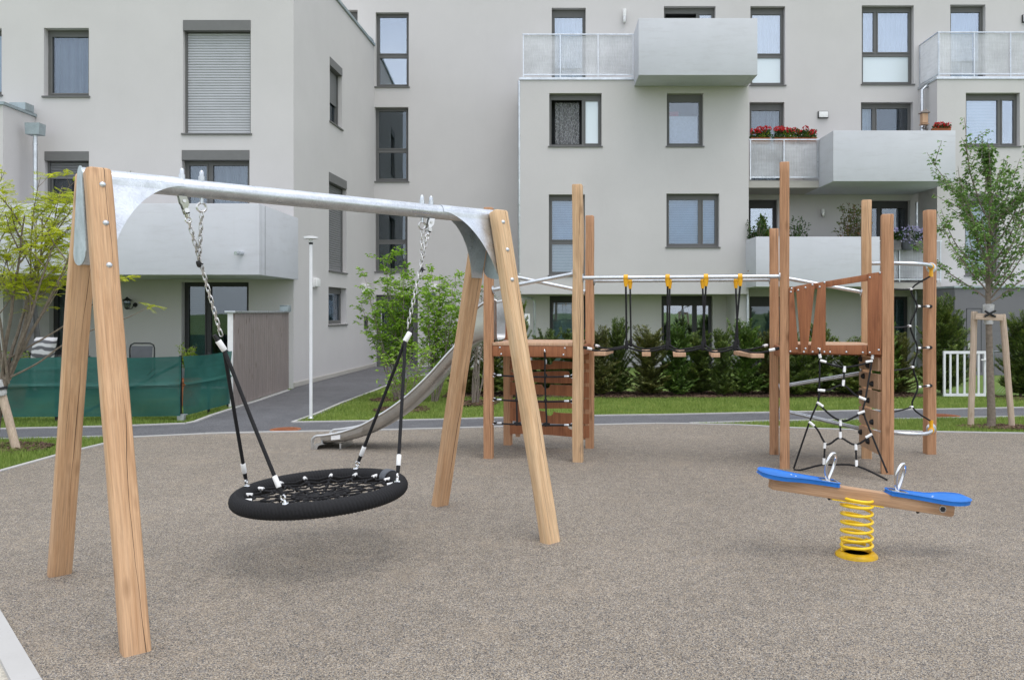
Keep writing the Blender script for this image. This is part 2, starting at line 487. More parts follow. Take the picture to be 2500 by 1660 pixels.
M_['l_red'] = leafmat('copper_leaf', [(0, (.06, .11, .025)), (.6, (.14, .17, .045)), (1, (.26, .10, .06))], .3)
M_['l_lime'] = leafmat('lime_leaf', [(0, (.09, .16, .012)), (1, (.30, .40, .03))], .3)
M_['blade'] = leafmat('grass_blade', [(0, (.13, .20, .036)), (.5, (.25, .35, .072)), (.85, (.38, .44, .12)), (1, (.48, .44, .20))], .35)
M_['tape'] = simple('grey_tape', (.10, .11, .125), .45, 0, .4, .15, 30)
M_['wrap'] = simple('trunk_wrap', (.50, .50, .49), .8, 0, .2, .25, 20, .5)
M_['sign'] = simple('blue_enamel', (.012, .045, .24), .3, 0, .5, .05)
M_['cushion'] = NT('leaf_pattern_cloth')
_t = M_['cushion']; _w = _t.n('TexWave', {'wave_type': 'RINGS'}, Vector=_t.coord(), Scale=2.6, Distortion=7.0, Detail=2.0)
M_['cushion'] = _t.pbr(_t.ramp(_w.outputs['Color'], [(.35, (.12, .12, .13)), (.55, (.52, .52, .53))]), .9, 0, None, .1)
# ------------------------------------------------------------------ ground
def poly(name, pts, z, mat):
    m = MB(); m.add([V((p[0], p[1], z)) for p in pts], [tuple(range(len(pts)))])
    from mathutils.geometry import tessellate_polygon
    vs = [V((p[0], p[1], z)) for p in pts]
    m = MB(); m.add(vs, [tuple(t) for t in tessellate_polygon([vs])])
    return struct(m.build(name, mat, M=Matrix.Identity(4)))


g = MB(); g.add([(-600, -600, -.03), (600, -600, -.03), (600, 600, -.03), (-600, 600, -.03)], [(0, 1, 2, 3)])
struct(g.build('ground', M_['grass'], M=Matrix.Identity(4)), label='grassy ground around the playground and the flats')

diag = [G(0, 1150), G(140, 1111), G(253, 1084), G(322, 1067)]
far = [G(500, 1059), G(640, 1055.6), G(899, 1051), G(1120, 1045), G(1228, 1042), G(1451, 1037), G(1600, 1034), G(1684, 1034.6),
       G(1790, 1036.8), G(1840, 1039), G(1926, 1044), G(2050, 1048), G(2181, 1052), G(2285, 1054.7), G(2400, 1056.5), G(2500, 1058)]
near_l = [V((1.6, -1.5, 0)), V((-.2, 1.27, 0)), V((-2.187, 3.456, 0)), V((-2.89, 4.23, 0)), V((-5.5, 7.1, 0))]
rub = near_l + diag + far + [V((12, 10.15, 0)), V((12, -1.5, 0))]
rb = poly('rubber_surface', rub, 0, M_['rubber']); rb['label'] = 'speckled brown rubber granulate safety surface of the playground'

pn = far[:8]
pathpts = [V((-14, 10.0, 0)), G(0, 1071), G(252, 1064.5), G(322, 1063)] + [p + V((0, .035, 0)) for p in far[:7]] + \
    [G(1684, 1032.5), G(1790, 1029.5), G(1840, 1028), G(2100, 1023), G(2360, 1018.5), G(2500, 1016), V((14, 11.9, 0)), V((14, 13.3, 0)),
     G(2500, 994), G(2360, 997), G(2100, 1001.5), G(1840, 1007), G(1600, 1012), G(1451, 1014), G(1228, 1019), G(1120, 1022), G(899, 1027), G(714, 1030)]
branch_r = [G(714, 1030), G(771, 1010), G(835, 983), G(883, 965), G(930, 947), G(978, 928), G(1030, 916), V((-2.2, 22.0, 0)), V((-2.2, 23.2, 0))]
branch_l = [V((-4.9, 23.2, 0)), V((-5.28, 16.9, 0)), G(704, 952), G(640, 974), G(574, 994.5), G(520, 1012), G(478, 1028), G(453, 1033), G(300, 1039), G(0, 1046), V((-14, 11.0, 0))]
pa = poly('path', pathpts + branch_r[1:] + branch_l, -.008, M_['asphalt']); pa['label'] = 'dark asphalt footpath branching to the house door'
gv = poly('gravel', [V((1.5, -1.5, 0)), V((-.22, 1.25, 0)), V((-2.9, 4.2, 0)), V((-5.5, 7.06, 0)), V((-7, 5, 0)), V((-4, -1.6, 0))], -.006, M_['gravel'])
gv['label'] = 'strip of pale gravel beyond the near kerb'


def kerb(pts, w, h=.012, d=.12, label=None):
    m = MB()
    L, Rr = [], []
    for i, p in enumerate(pts):
        t = (pts[min(i + 1, len(pts) - 1)] - pts[max(i - 1, 0)]).normalized(); nn = V((-t.y, t.x, 0))
        L.append(p + nn * w / 2); Rr.append(p - nn * w / 2)
    for i in range(len(pts) - 1):
        # single stones of about a metre with hairline joints
        seg = (pts[i + 1] - pts[i]).length; n = max(1, round(seg / 1.0))
        for k in range(n):
            a, b = k / n + .003 / seg, (k + 1) / n - .003 / seg
            q = [L[i].lerp(L[i + 1], a), L[i].lerp(L[i + 1], b), Rr[i].lerp(Rr[i + 1], b), Rr[i].lerp(Rr[i + 1], a)]
            hh = h + R.uniform(-.002, .002)
            m.prism([V((p.x, p.y, -d)) for p in q], (0, 0, d + hh))
    o = struct(m.build('kerb', M_['kerb'], M=Matrix.Identity(4)))
    if label: o['label'] = label


kerb([V((1.5, -1.45, 0)) + V((-.06, -.03, 0)), V((-.24, 1.23, 0)), V((-2.222, 3.42, 0)), V((-2.925, 4.195, 0)), V((-5.53, 7.06, 0))], .10, .014, label='wide pale concrete edging at the near left corner')
kerb([V((-5.5, 7.1, 0))] + diag, .055, label='pale concrete edging between left lawn and rubber surface')
kerb(diag[-1:] + far + [V((12, 10.15, 0))], .05, label='pale concrete edging along the far side of the rubber surface')
kerb([V((-14, 10.0, 0)), G(0, 1071), G(252, 1064.5), G(322, 1063)], .05, .006)
kerb([G(1684, 1032.5), G(1790, 1029.5), G(1840, 1028), G(2100, 1023), G(2360, 1018.5), G(2500, 1016), V((14, 11.9, 0))], .05, .006)
kerb([V((14, 13.3, 0)), G(2500, 994), G(2360, 997), G(2100, 1001.5), G(1840, 1007), G(1600, 1012), G(1451, 1014), G(1228, 1019), G(1120, 1022), G(899, 1027), G(714, 1030)], .05, .008)
kerb(branch_r[:-1], .05, .008)
kerb(branch_l[2:], .06, .008)

# ------------------------------------------------------------------ walls, windows


class Face:
    """a vertical wall plane: u along the wall, z up, d outward"""
    def __init__(s, o, d): s.o = V(o); s.u = V(d).normalized(); s.n = V((s.u.y, -s.u.x, 0))
    def p(s, u, z, d=0.0): q = s.o + s.u * u + s.n * d; return V((q.x, q.y, z))
    def pix(s, x, y):                      # measurement on this wall -> (u, z)
        k = (x - CX) / F; q = s.o
        u = (k * q.y - q.x) / (s.u.x - k * s.u.y); Y = q.y + s.u.y * u
        return u, H + (CY - y) * Y / F
    def rect(s, x0, y0, x1, y1):           # y0,y1 measured at the left edge
        u0, z0 = s.pix(x0, y0); _, z1 = s.pix(x0, y1); u1, _ = s.pix(x1, y0)
        return [u0, u1, min(z0, z1), max(z0, z1)]
    def box(s, m, u0, u1, z0, z1, d0, d1):
        m.prism([s.p(u0, z0, d0), s.p(u1, z0, d0), s.p(u1, z1, d0), s.p(u0, z1, d0)], s.n * (d1 - d0))


def wall(face, u0, u1, z0, z1, holes, depth, name, mat, parent, label=None):
    us = sorted({u0, u1} | {h[0] for h in holes} | {h[1] for h in holes})
    zs = sorted({z0, z1} | {h[2] for h in holes} | {h[3] for h in holes})
    us = [u for u in us if u0 - 1e-6 <= u <= u1 + 1e-6]; zs = [z for z in zs if z0 - 1e-6 <= z <= z1 + 1e-6]
    m = MB(); idx = {}

    def vid(i, j):
        if (i, j) not in idx: idx[i, j] = len(m.v); m.v.append(face.p(us[i], zs[j]))
        return idx[i, j]
    for i in range(len(us) - 1):
        for j in range(len(zs) - 1):
            a, b = (us[i] + us[i + 1]) / 2, (zs[j] + zs[j + 1]) / 2
            if any(h[0] < a < h[1] and h[2] < b < h[3] for h in holes): continue
            m.f.append((vid(i, j), vid(i + 1, j), vid(i + 1, j + 1), vid(i, j + 1)))
    for h in holes:
        q = [(h[0], h[2]), (h[1], h[2]), (h[1], h[3]), (h[0], h[3])]
        for k in range(4):
            a, b = q[k], q[(k + 1) % 4]
            m.add([face.p(*a), face.p(*b), face.p(b[0], b[1], -depth), face.p(a[0], a[1], -depth)], [(0, 1, 2, 3)])
    return m.build(name, mat, parent, label=label)


REC = .15


def window(face, rect, parent, vs=(), ts=(), panes='glass', back=None, backs=None, room='room', header=0, shutter=0.0, sill=True,
           fmat='frame', lower=None, rec=REC, fr=.06, label=None, slat='slat', topbar=0.0, opened=None, name='window'):
    """vs: vertical mullions (fractions), ts: transoms (fractions from the bottom); lower: glass of the lowest row;
    shutter: lowered fraction; back: cloth/blind behind every pane; backs: {cell: material}; opened: cell that stands open"""
    u0, u1, z0, z1 = rect
    m = MB(); d0, d1 = -rec - .06, -rec
    ztop = z1 - header
    face.box(m, u0, u0 + fr, z0, ztop, d0, d1); face.box(m, u1 - fr, u1, z0, ztop, d0, d1)
    face.box(m, u0 + fr, u1 - fr, z0, z0 + fr * 1.15, d0, d1); face.box(m, u0 + fr, u1 - fr, ztop - fr - topbar, ztop, d0, d1)
    U0, U1, Z0, Z1 = u0 + fr, u1 - fr, z0 + fr * 1.15, ztop - fr - topbar
    ub = [U0] + [U0 + (U1 - U0) * v for v in vs] + [U1]
    zb = [Z0] + [Z0 + (Z1 - Z0) * t for t in ts] + [Z1]
    mw = .035
    for t in zb[1:-1]: face.box(m, U0, U1, t - mw, t + mw, d0 + .004, d1 - .003)
    zlo = zb[1] + mw if len(zb) > 2 else Z0
    for u in ub[1:-1]: face.box(m, u - mw, u + mw, zlo, Z1, d0 + .006, d1 - .006)
    cells = []
    for j in range(len(zb) - 1):
        cols = range(len(ub) - 1) if (len(zb) == 2 or j > 0) else [None]
        for i in cols:
            a = (ub[i] + (mw if i else 0)) if i is not None else U0
            b = (ub[i + 1] - (mw if i < len(ub) - 2 else 0)) if i is not None else U1
            c = zb[j] + (mw if j else 0); e = zb[j + 1] - (mw if j < len(zb) - 2 else 0)
            cells.append((a, b, c, e, j))
            if opened != len(cells) - 1:                            # sash frame
                s_ = .03; dd0, dd1 = d0 + .012, d1 + .012
                face.box(m, a, a + s_, c, e, dd0, dd1); face.box(m, b - s_, b, c, e, dd0, dd1)
                face.box(m, a + s_, b - s_, c, c + s_, dd0, dd1); face.box(m, a + s_, b - s_, e - s_, e, dd0, dd1)
    w = m.build(name, M_[fmat], parent, label=label)
    pm, lm = MB(), MB()
    for k, (a, b, c, e, j) in enumerate(cells):
        if k == opened: continue
        tgt = lm if (lower and j == 0) else pm
        face.box(tgt, a + .03, b - .03, c + .03, e - .03, d0 + .028, d0 + .036)
    if pm.v: pm.build('pane', M_[panes], w)
    if lm.v: lm.build('frosted_pane' if lower == 'frost' else 'pane', M_[lower], w)
    if back or backs:
        for k, (a, b, c, e, j) in enumerate(cells):
            mt = (backs or {}).get(k, back)
            if not mt: continue
            bm = MB()
            if 'blind' in mt: bm.grid(lambda s_, t_: face.p(a + (b - a) * s_, c + (e - c) * t_, d0 - .05), 1, 1)
            else:
                n = max(10, int((b - a) * 40))
                bm.grid(lambda s_, t_: face.p(a + (b - a) * s_, c + (e - c) * t_, d0 - .11 + .022 * math.sin(s_ * n * 1.35 + 2 * math.sin(s_ * 9)) * (1 - .3 * t_)), n * 2, 3)
            bm.build('blind' if 'blind' in mt else 'curtain', M_[mt], w, smooth=60)
    rm = MB()
    face.box(rm, u0 + .005, u1 - .005, z0 + .005, z1 - .005, d0 - .55, d0 - .006)
    # a room niche, open towards the pane
    rm.f.pop(1)
    rm.build('room_niche', M_[room], w)
    if sill:
        sm = MB(); face.box(sm, u0 - .03, u1 + .03, z0 - .035, z0 - .002, -rec + .002, .035)
        sm.build('sill', M_['frame'], w)
    if header:
        hm = MB(); face.box(hm, u0 + .002, u1 - .002, ztop + .002, z1 - .002, -rec - .04, .012)
        hm.build('shutter_box', M_['shutbox'], w)
    if shutter:
        zt = ztop - .01; zl = zt - (zt - z0 - .02) * shutter; n = max(4, int((zt - zl) / .055))
        prof = []
        for k in range(n):
            za = zt - (zt - zl) * k / n; zc = zt - (zt - zl) * (k + 1) / n
            prof += [(za, -.009), (za - .008, .0), (za - .018, .004), (zc + .018, .004), (zc + .009, .0), (zc + .003, -.008)]
        sh = MB()
        sh.grid(lambda s_, t_: face.p(u0 + fr * .8 + (u1 - u0 - fr * 1.6) * s_, prof[int(round(t_ * (len(prof) - 1)))][0], -rec + .022 + prof[int(round(t_ * (len(prof) - 1)))][1]), 1, len(prof) - 1)
        sh.build('roller_shutter', M_[slat], w)
        rl = MB()
        face.box(rl, u0 + .003, u0 + fr * .78, z0 + .01, ztop - .002, -rec + .002, -rec + .05); face.box(rl, u1 - fr * .78, u1 - .003, z0 + .01, ztop - .002, -rec + .002, -rec + .05)
        rl.build('shutter_rail', M_['frame'], w)
    return w


# ------------------------------------------------------------------ left building
LY = 16.8
BL = thing('apartment_building', (-8, LY, 0), 'pale grey rendered flats on the left, with roller shutters and a wide concrete balcony', 'building', None)
FL = Face((0, LY, 0), (1, 0, 0))
wl = {
    'a0': FL.rect(-75, 70, 4, 232), 'a1': FL.rect(107, 69, 217, 235), 'a2': FL.rect(447, 50, 612, 326),
    'a3': FL.rect(109, 370, 217, 655), 'a4': FL.rect(444, 367, 609, 655), 'a5': FL.rect(120, 689, 217, 868), 'a6': FL.rect(443, 689, 607, 944)}
XL, XC = -14.5, -5.3
wall(FL, XL, XC, -.03, 9.24, list(wl.values()), .21, 'wall', M_['stucco'], BL)
window(FL, wl['a0'], BL, panes='glass', back='curtain')
window(FL, wl['a1'], BL, panes='glass', back='curtaingrey', topbar=.05, label='small window with a dim grey net curtain')
window(FL, wl['a2'], BL, header=.22, shutter=1.0, label='tall window hidden behind a closed pale roller shutter')
window(FL, wl['a3'], BL, header=.20, shutter=.16, panes='glassdark', slat='slatdark', label='balcony door with its shutter let down a little')
window(FL, wl['a4'], BL, vs=(.36,), header=.21, panes='glass', back='curtaingrey', label='double balcony door behind the concrete parapet')
window(FL, wl['a5'], BL, panes='glassdark', back='blindgreen', fmat='framedark')
window(FL, wl['a6'], BL, vs=(.34,), panes='glassdark', backs={0: 'blindgreen'}, fmat='framedark', sill=False, label='dark terrace door in the shade of the balcony')
# side wall towards the house door
C1, C2 = V((XC, LY, 0)), V((-4.94, 23.1, 0))
FS = Face(C1, C2 - C1)
SL = (C2 - C1).length
s1 = FS.rect(805, 139, 835, 295); s2 = FS.rect(803, 420, 846, 660); s3 = FS.rect(802, 700, 846, 793)
wall(FS, 0, SL, -.03, 9.24, [s1, s2, s3], .21, 'wall', M_['stucco'], BL)
window(FS, s1, BL, header=.20, shutter=.60, slat='slatdark', panes='glassdark', label='narrow side window with its shutter half down')
window(FS, s2, BL, header=.22, shutter=1.0, slat='slatdark', panes='glassdark', label='tall side window behind a closed dark shutter')
window(FS, s3, BL, back='curtain', topbar=.06, label='small side window near the house door')
m = MB(); m.prism([V((XL, LY, 9.24)), V((XC, LY, 9.24)), V((C2.x, 23.1, 9.24)), V((XL, 23.1, 9.24))], (0, 0, .02)); m.build('roof', M_['slab'], BL)
m = MB()
FS.box(m, -.04, SL - .06, 9.26, 9.33, -.3, .045); FL.box(m, XL, XC - .002, 9.26, 9.328, -.3, .04)
m.build('roof_edge', M_['zinc'], BL)
m = MB(); FS.box(m, SL - .42, SL - .09, 9.335, 9.42, -.25, .0); m.build('roof_outlet', M_['zinc'], BL)
m = MB(); FS.box(m, -.01, SL, 0, .09, .002, .03); m.build('plinth', M_['slab'], BL)
# projecting terrace block at the far left
XB, YB = -10.75, 15.8
m = MB(); m.box2((XL, YB, -.03), (XB, LY - .002, 5.69)); m.build('terrace_block', M_['stucco'], BL)
m = MB(); m.box2((XL, YB - .04, 5.692), (XB + .04, LY - .005, 5.75)); m.build('parapet_cap', M_['zinc'], BL)
m = MB(); m.box2((XB - .28, LY - .40, 5.753), (XB + .05, LY - .12, 5.90)); m.build('roof_outlet', M_['zinc'], BL)
hp = P(86, 316, 16.3)
m = MB()
a, b = hp + V((-.15, -.11, .11)), hp + V((.15, .11, .11))
m.add([(a.x, a.y, a.z), (b.x, a.y, a.z), (b.x, b.y, a.z), (a.x, b.y, a.z), (a.x + .008, a.y + .006, a.z - .23), (b.x - .008, a.y + .006, a.z - .23), (b.x - .008, b.y - .006, a.z - .23), (a.x + .008, b.y - .006, a.z - .23)],
      [(0, 1, 2, 3), (7, 6, 5, 4), (0, 4, 5, 1), (1, 5, 6, 2), (2, 6, 7, 3), (3, 7, 4, 0)])
hopper = m.build('rain_hopper', M_['zinc'], BL)
m = MB(); m.tube([hp - V((.0, 0, .12)), V((hp.x, hp.y, -.02))], .042, 12)
for z in (5.0, 3.2, 1.5): m.tube([V((hp.x, hp.y, z)), V((hp.x, hp.y, z + .03))], .049, 12)
m.build('downpipe', M_['galv'], BL, smooth=40)
# the wide concrete balcony
BY, BX = 14.5, -5.2
zb, zt = 1.6 + (760 - 671) * BY / F, 1.6 + (760 - 497) * BY / F
m = MB()
m.box2((XL, BY, zb), (BX, BY + .14, zt)); m.box2((BX - .14, BY + .1405, zb), (BX, LY - .003, zt))
m.box2((XL, BY + .1405, zb + .003), (BX - .141, LY - .003, zb + .22))
bal = m.build('balcony', M_['conc'], BL, bevel=.008, label='long pale concrete balcony over the ground floor terrace')
m = MB(); m.box2((BX - .001, BY + .30, zb + .01), (BX + .002, BY + .312, zt - .01)); m.build('joint', M_['dark'], bal)
sp = P(590, 618, BY)
m = MB(); m.tube([sp + V((.03, .05, 0)), sp + V((-.05, -.16, -.015))], .038, 12); m.build('drain_spout', M_['galv'], bal, smooth=40)

# ------------------------------------------------------------------ main building
MY, FY, RY = 23.1, 21.75, 22.0
BM = thing('apartment_building', (4, MY, 0), 'pale grey rendered flats at the back with projecting bays, small balconies and flower boxes', 'building')
FM = Face((0, MY, 0), (1, 0, 0)); FB = Face((0, FY, 0), (1, 0, 0)); FR = Face((0, RY, 0), (1, 0, 0))
mr = lambda *a: FM.rect(*a)
W_ = {'st1': mr(917, 31, 998, 212), 'st2': mr(915, 262, 997, 443), 'st3': mr(915, 492, 995, 663), 'door': mr(917, 720, 1020, 898), 'sliver': mr(800, 25, 873, 120),
      't1': mr(1347, 20, 1430, 208), 't2': mr(1621, 16, 1747, 208), 'w3': mr(1832, 16, 1917, 208), 'w4': mr(2104, 14, 2231, 206), 'w5': mr(2320, 12, 2406, 205),
      'w6': mr(1830, 250, 1915, 446), 'w7': mr(2102, 250, 2229, 446), 'w8': mr(1828, 488, 1898, 672), 'w9': mr(2126, 490, 2222, 682),
      'w10': mr(1830, 724, 1915, 890), 'w11': mr(2120, 724, 2221, 892), 'g1': mr(1342, 722, 1432, 890), 'g2': mr(1615, 722, 1740, 894)}
wall(FM, -10, 17, -.03, 13.5, list(W_.values()), .21, 'wall', M_['stucco'], BM)
sw = lambda k, **a: window(FM, W_[k], BM, **a)
sw('sliver', panes='glassmirror', topbar=.1)
sw('st1', ts=(.43,), panes='glassmirror', lower='glassmirror', label='uppermost stairwell window in a column of three')
sw('st2', ts=(.42,), panes='glassdark', room='roomgreen', label='middle stairwell window in a column of three')
sw('st3', ts=(.42,), panes='glassdark', room='roomgreen', label='lowest stairwell window, above the house door')
dw = sw('door', panes='glassdark', room='roomgreen', sill=False, fr=.13, label='grey glazed house door under the stairwell windows', name='door')
hm = MB(); hm.tube([FM.p(W_['door'][0] + .16, .65, -.04), FM.p(W_['door'][0] + .16, 1.75, -.04)], .018, 8); hm.build('handle', M_['steel'], dw, smooth=40)
sw('t1', panes='glassmirror', back='curtain', topbar=.13)
sw('t2', vs=(.68,), panes='glassmirror', topbar=.10, opened=0)
sw('w3', ts=(.40,), panes='glassmirror', lower='frost', back='curtain', topbar=.10, label='tall window beside the upper balcony, frosted below')
sw('w4', ts=(.40,), vs=(.29,), panes='glassmirror', lower='frost', back='curtain', topbar=.06, label='wide window with split upper sashes, frosted below')
sw('w5', panes='glassmirror', back='curtain', topbar=.08)
sw('w6', panes='glass', topbar=.12, back='curtaingrey')
sw('w7', vs=(.28,), panes='glass', backs={0: 'curtain'}, topbar=.06)
sw('w8', panes='glassmirror', topbar=.14, fmat='framedark')
sw('w9', vs=(.25,), panes='glass', topbar=.12, fmat='framedark')
sw('w10', ts=(.18,), panes='glassdark', topbar=.2, fmat='framedark', back='blindgreen')
sw('w11', panes='glassdark', back='blindgreen', fmat='framedark')
sw('g1', panes='glass', back='blindgreen', topbar=.12, fmat='framedark', sill=False)
sw('g2', vs=(.68,), ts=(.19,), panes='glassmirror', lower='frost', topbar=.2, fmat='framedark', sill=False)
# bays
b0, b1 = (1270 - CX) * FY / F, 5.57
zs_, zt_ = H + (760 - 718) * FY / F, H + (760 - 196) * FY / F
B_ = {'b1': FB.rect(1341, 228, 1469, 357), 'b2': FB.rect(1628, 228, 1717, 357), 'b3': FB.rect(1340, 475, 1428, 672), 'b4': FB.rect(1627, 473, 1756, 603)}
by = wall(FB, b0, b1, zs_, zt_, list(B_.values()), .21, 'bay', M_['stucco'], BM, label='projecting rendered bay under the roof terrace')
m = MB()
m.add([V((b0, FY, zs_)), V((b1, FY, zs_)), V((b1, MY - .002, zs_)), V((b0, MY - .002, zs_)), V((b0, FY, zt_)), V((b1, FY, zt_)), V((b1, MY - .002, zt_)), V((b0, MY - .002, zt_))],
      [(0, 1, 2, 3), (4, 5, 6, 7), (0, 3, 7, 4), (1, 2, 6, 5)])
m.build('bay_side', M_['stucco'], BM)
sb = lambda k, **a: window(FB, B_[k], BM, **a)
w1 = sb('b1', vs=(.665,), panes='frost', topbar=.09, opened=0, label='window left open before a lace curtain')
u0, u1, z0, z1 = B_['b1']
lace = NT('lace'); lv = lace.coord()
wv = lace.n('TexVoronoi', {'feature': 'DISTANCE_TO_EDGE'}, Vector=lace.coord('Object', (26, 26, 9)), Scale=1.0).outputs['Distance']
fl = lace.n('MapRange', i0=wv, i1=.03, i2=.16, i3=.50, i4=.24)
lb = lace.n('BsdfDiffuse', Color=(.55, .56, .58)); lt = lace.n('BsdfTransparent', Color=(1, 1, 1))
lace.t.links.new(lace.n('MixShader', i0=fl, i1=lt, i2=lb).outputs[0], lace.out.inputs[0])
m = MB(); m.grid(lambda s, t: FB.p(u0 + .16 + (u1 - u0) * .47 * s, z0 + .12 + (z1 - z0 - .3) * t, -.33 + .02 * math.sin(s * 34)), 60, 2)
m.build('lace_curtain', lace.m, w1, smooth=60)
w2 = sb('b2', panes='glass', topbar=.12, label='single window under the upper concrete balcony')
u0, u1, z0, z1 = B_['b2']
m = MB(); FB.box(m, u0 + .09, u0 + .36, z0 + .1, z1 - .45, -.232, -.222); m.build('curtain', simple('red_drape', (.28, .03, .04), .9), w2)
m = MB(); FB.box(m, u0 + .10, u1 - .12, z0 + .11, z0 + .86, -.219, -.214); m.build('privacy_film', simple('pale_film', (.62, .60, .68), .5), w2)
sb('b3', ts=(.42,), panes='glass', lower='glass', backs={0: 'blind', 1: 'blindblue'}, topbar=.06, label='tall window with a blue curtain, behind the tallest post of the slide tower')
sb('b4', vs=(.68,), panes='glass', backs={0: 'blindblue', 1: 'blindblue'}, topbar=.06, label='wide window with blue blinds above the rope bridge')
m = MB(); m.box2((b0 - .03, FY - .03, zt_ + .002), (b1 + .03, MY - .004, zt_ + .07)); m.build('terrace_edge', M_['galv'], BM)
# right bay
r0 = (2288 - CX) * RY / F
zr0, zr1 = H + (760 - 723) * RY / F, H + (760 - 194) * RY / F
R_ = {'rb1': FR.rect(2358, 227, 2490, 357), 'rb2': FR.rect(2356, 473, 2440, 672)}
wall(FR, r0, 17, zr0, zr1, list(R_.values()), .21, 'bay', M_['stucco'], BM, label='projecting rendered bay behind the young tree')
m = MB()
m.add([V((r0, RY, zr0)), V((17, RY, zr0)), V((17, MY - .002, zr0)), V((r0, MY - .002, zr0)), V((r0, RY, zr1)), V((17, RY, zr1)), V((17, MY - .002, zr1)), V((r0, MY - .002, zr1))],
      [(0, 1, 2, 3), (4, 5, 6, 7), (0, 3, 7, 4)])
m.build('bay_side', M_['stucco'], BM)
window(FR, R_['rb1'], BM, vs=(.70,), panes='glassmirror', backs={0: 'blind'}, topbar=.08, label='window with a tilted sash and pale blind, above the young tree')
window(FR, R_['rb2'], BM, header=.2, panes='glass', back='blind', label='window with venetian blind hidden by the young tree')
m = MB(); m.box2((r0 - .03, RY - .03, zr1 + .002), (17, MY - .004, zr1 + .07)); m.build('terrace_edge', M_['galv'], BM)
# ground floor side return and loggia piers
m = MB(); m.box2((b1 - .30, FY + .25, -.03), (b1, MY - .003, zs_ - .001)); m.build('pier', M_['stucco'], BM)
# concrete balconies
def conc_balcony(x0, x1, z0, z1, yf, yb, left=True, slab=.18, label=None):
    m = MB()
    m.box2((x0, yf, z0), (x1, yf + .12, z1)); m.box2((x0, yf + .1205, z0), (x0 + .12, yb - .003, z1)); m.box2((x1 - .12, yf + .1205, z0), (x1, yb - .003, z1))
    m.box2((x0 + .1205, yf + .1205, z0 + .003), (x1 - .1205, MY - .005 if yb > 22.5 else yb - .004, z0 + slab))
    return m.build('balcony', M_['conc'], BM, bevel=.008, label=label)


YF = 20.7
zz = lambda y, Y: H + (CY - y) * Y / F
conc_balcony(2.44, 5.53, zz(184, YF), zz(45, YF), YF, FY, label='uppermost pale concrete balcony box')
conc_balcony(7.50, 10.68, zz(443, YF), zz(319, YF), YF, MY, label='middle pale concrete balcony box beside the geranium railing')
conc_balcony(5.49, 8.71, zz(700, YF), zz(578, YF), YF, MY, label='lowest pale concrete balcony box behind the net tower')
# slabs beside them
m = MB(); m.box2((5.572, FY + .04, zz(458, FY)), (7.498, MY - .006, zz(441, FY))); m.build('balcony_slab', M_['slab'], BM)
m = MB(); m.box2((8.712, FY + .04, zz(706, FY)), (r0 - .002, MY - .006, zz(690, FY))); m.build('balcony_slab', M_['slab'], BM)


def railing(x0, x1, z0, z1, y, posts, parent, label=None, side=None):
    m = MB(); t = .028
    for x in posts: m.box2((x - t / 2, y - t, z0), (x + t / 2, y, z1 - .031))
    m.box2((x0 - .02, y - t - .006, z1 - .03), (x1 + .02, y + .012, z1)); m.box2((x0, y - t + .003, z0 + .05), (x1, y - .004, z0 + .085))
    if side:
        m.box2((x0 - .02, y + .013, z1 - .03), (x0 + .018, side, z1)); m.box2((x0 - .014, y + .001, z0 + .05), (x0 + .010, side, z0 + .085))
        m.box2((x0 - .014, side - .03, z0), (x0 + .012, side - .002, z1 - .031))
    r = m.build('railing', M_['galv'], parent, label=label)
    c = MB()
    for k in range(len(posts) - 1):
        a, b = posts[k] + .02, posts[k + 1] - .02; n = int((b - a) / .022)
        c.grid(lambda s, q: V((a + (b - a) * s, y + .016 + .006 * math.sin(math.pi * (s * n * 2) / 2), z0 + .10 + (z1 - z0 - .14) * q)), n * 2, 1)
    if side:
        n = int((side - y) / .022)
        c.grid(lambda s, q: V((x0 + .022 + .006 * math.sin(math.pi * s * n), y + .03 + (side - y - .06) * s, z0 + .10 + (z1 - z0 - .14) * q)), n * 2, 1)
    c.build('panel', M_['corr'], r, smooth=70)
    return r


xf = lambda x, Y: (x - CX) * Y / F
railing(xf(1277, FY), 2.42, zz(196, FY) + .07, zz(84, FY), FY - .005, [xf(1277, FY) + .01, xf(1368, FY), xf(1460, FY), 2.41], BM, 'translucent railing of the roof terrace')
railing(xf(2290, RY), 16.9, zz(194, RY) + .07, zz(79, RY), RY - .005, [xf(2291, RY), xf(2377, RY), xf(2466, RY), xf(2555, RY), xf(2644, RY), 16.8], BM, 'translucent railing of the right roof terrace', side=MY - .02)
railing(5.60, 7.49, zz(441, FY) + .02, zz(340, FY), FY + .02, [5.62, xf(1914, FY), 7.46], BM, 'translucent railing carrying three geranium boxes')
railing(8.73, r0 - .01, zz(690, FY) + .02, zz(587, FY), FY + .02, [8.75, xf(2196, FY), r0 - .03], BM, 'translucent railing carrying grey planters')


def pipe(pts, r, parent=BM, mat='galv', rings=()):
    m = MB(); m.tube(pts, r, 10)
    for q in rings: m.tube([V(q), V(q) + V((0, 0, .035))], r * 1.18, 10)
    return m.build('downpipe', M_[mat], parent, smooth=40)


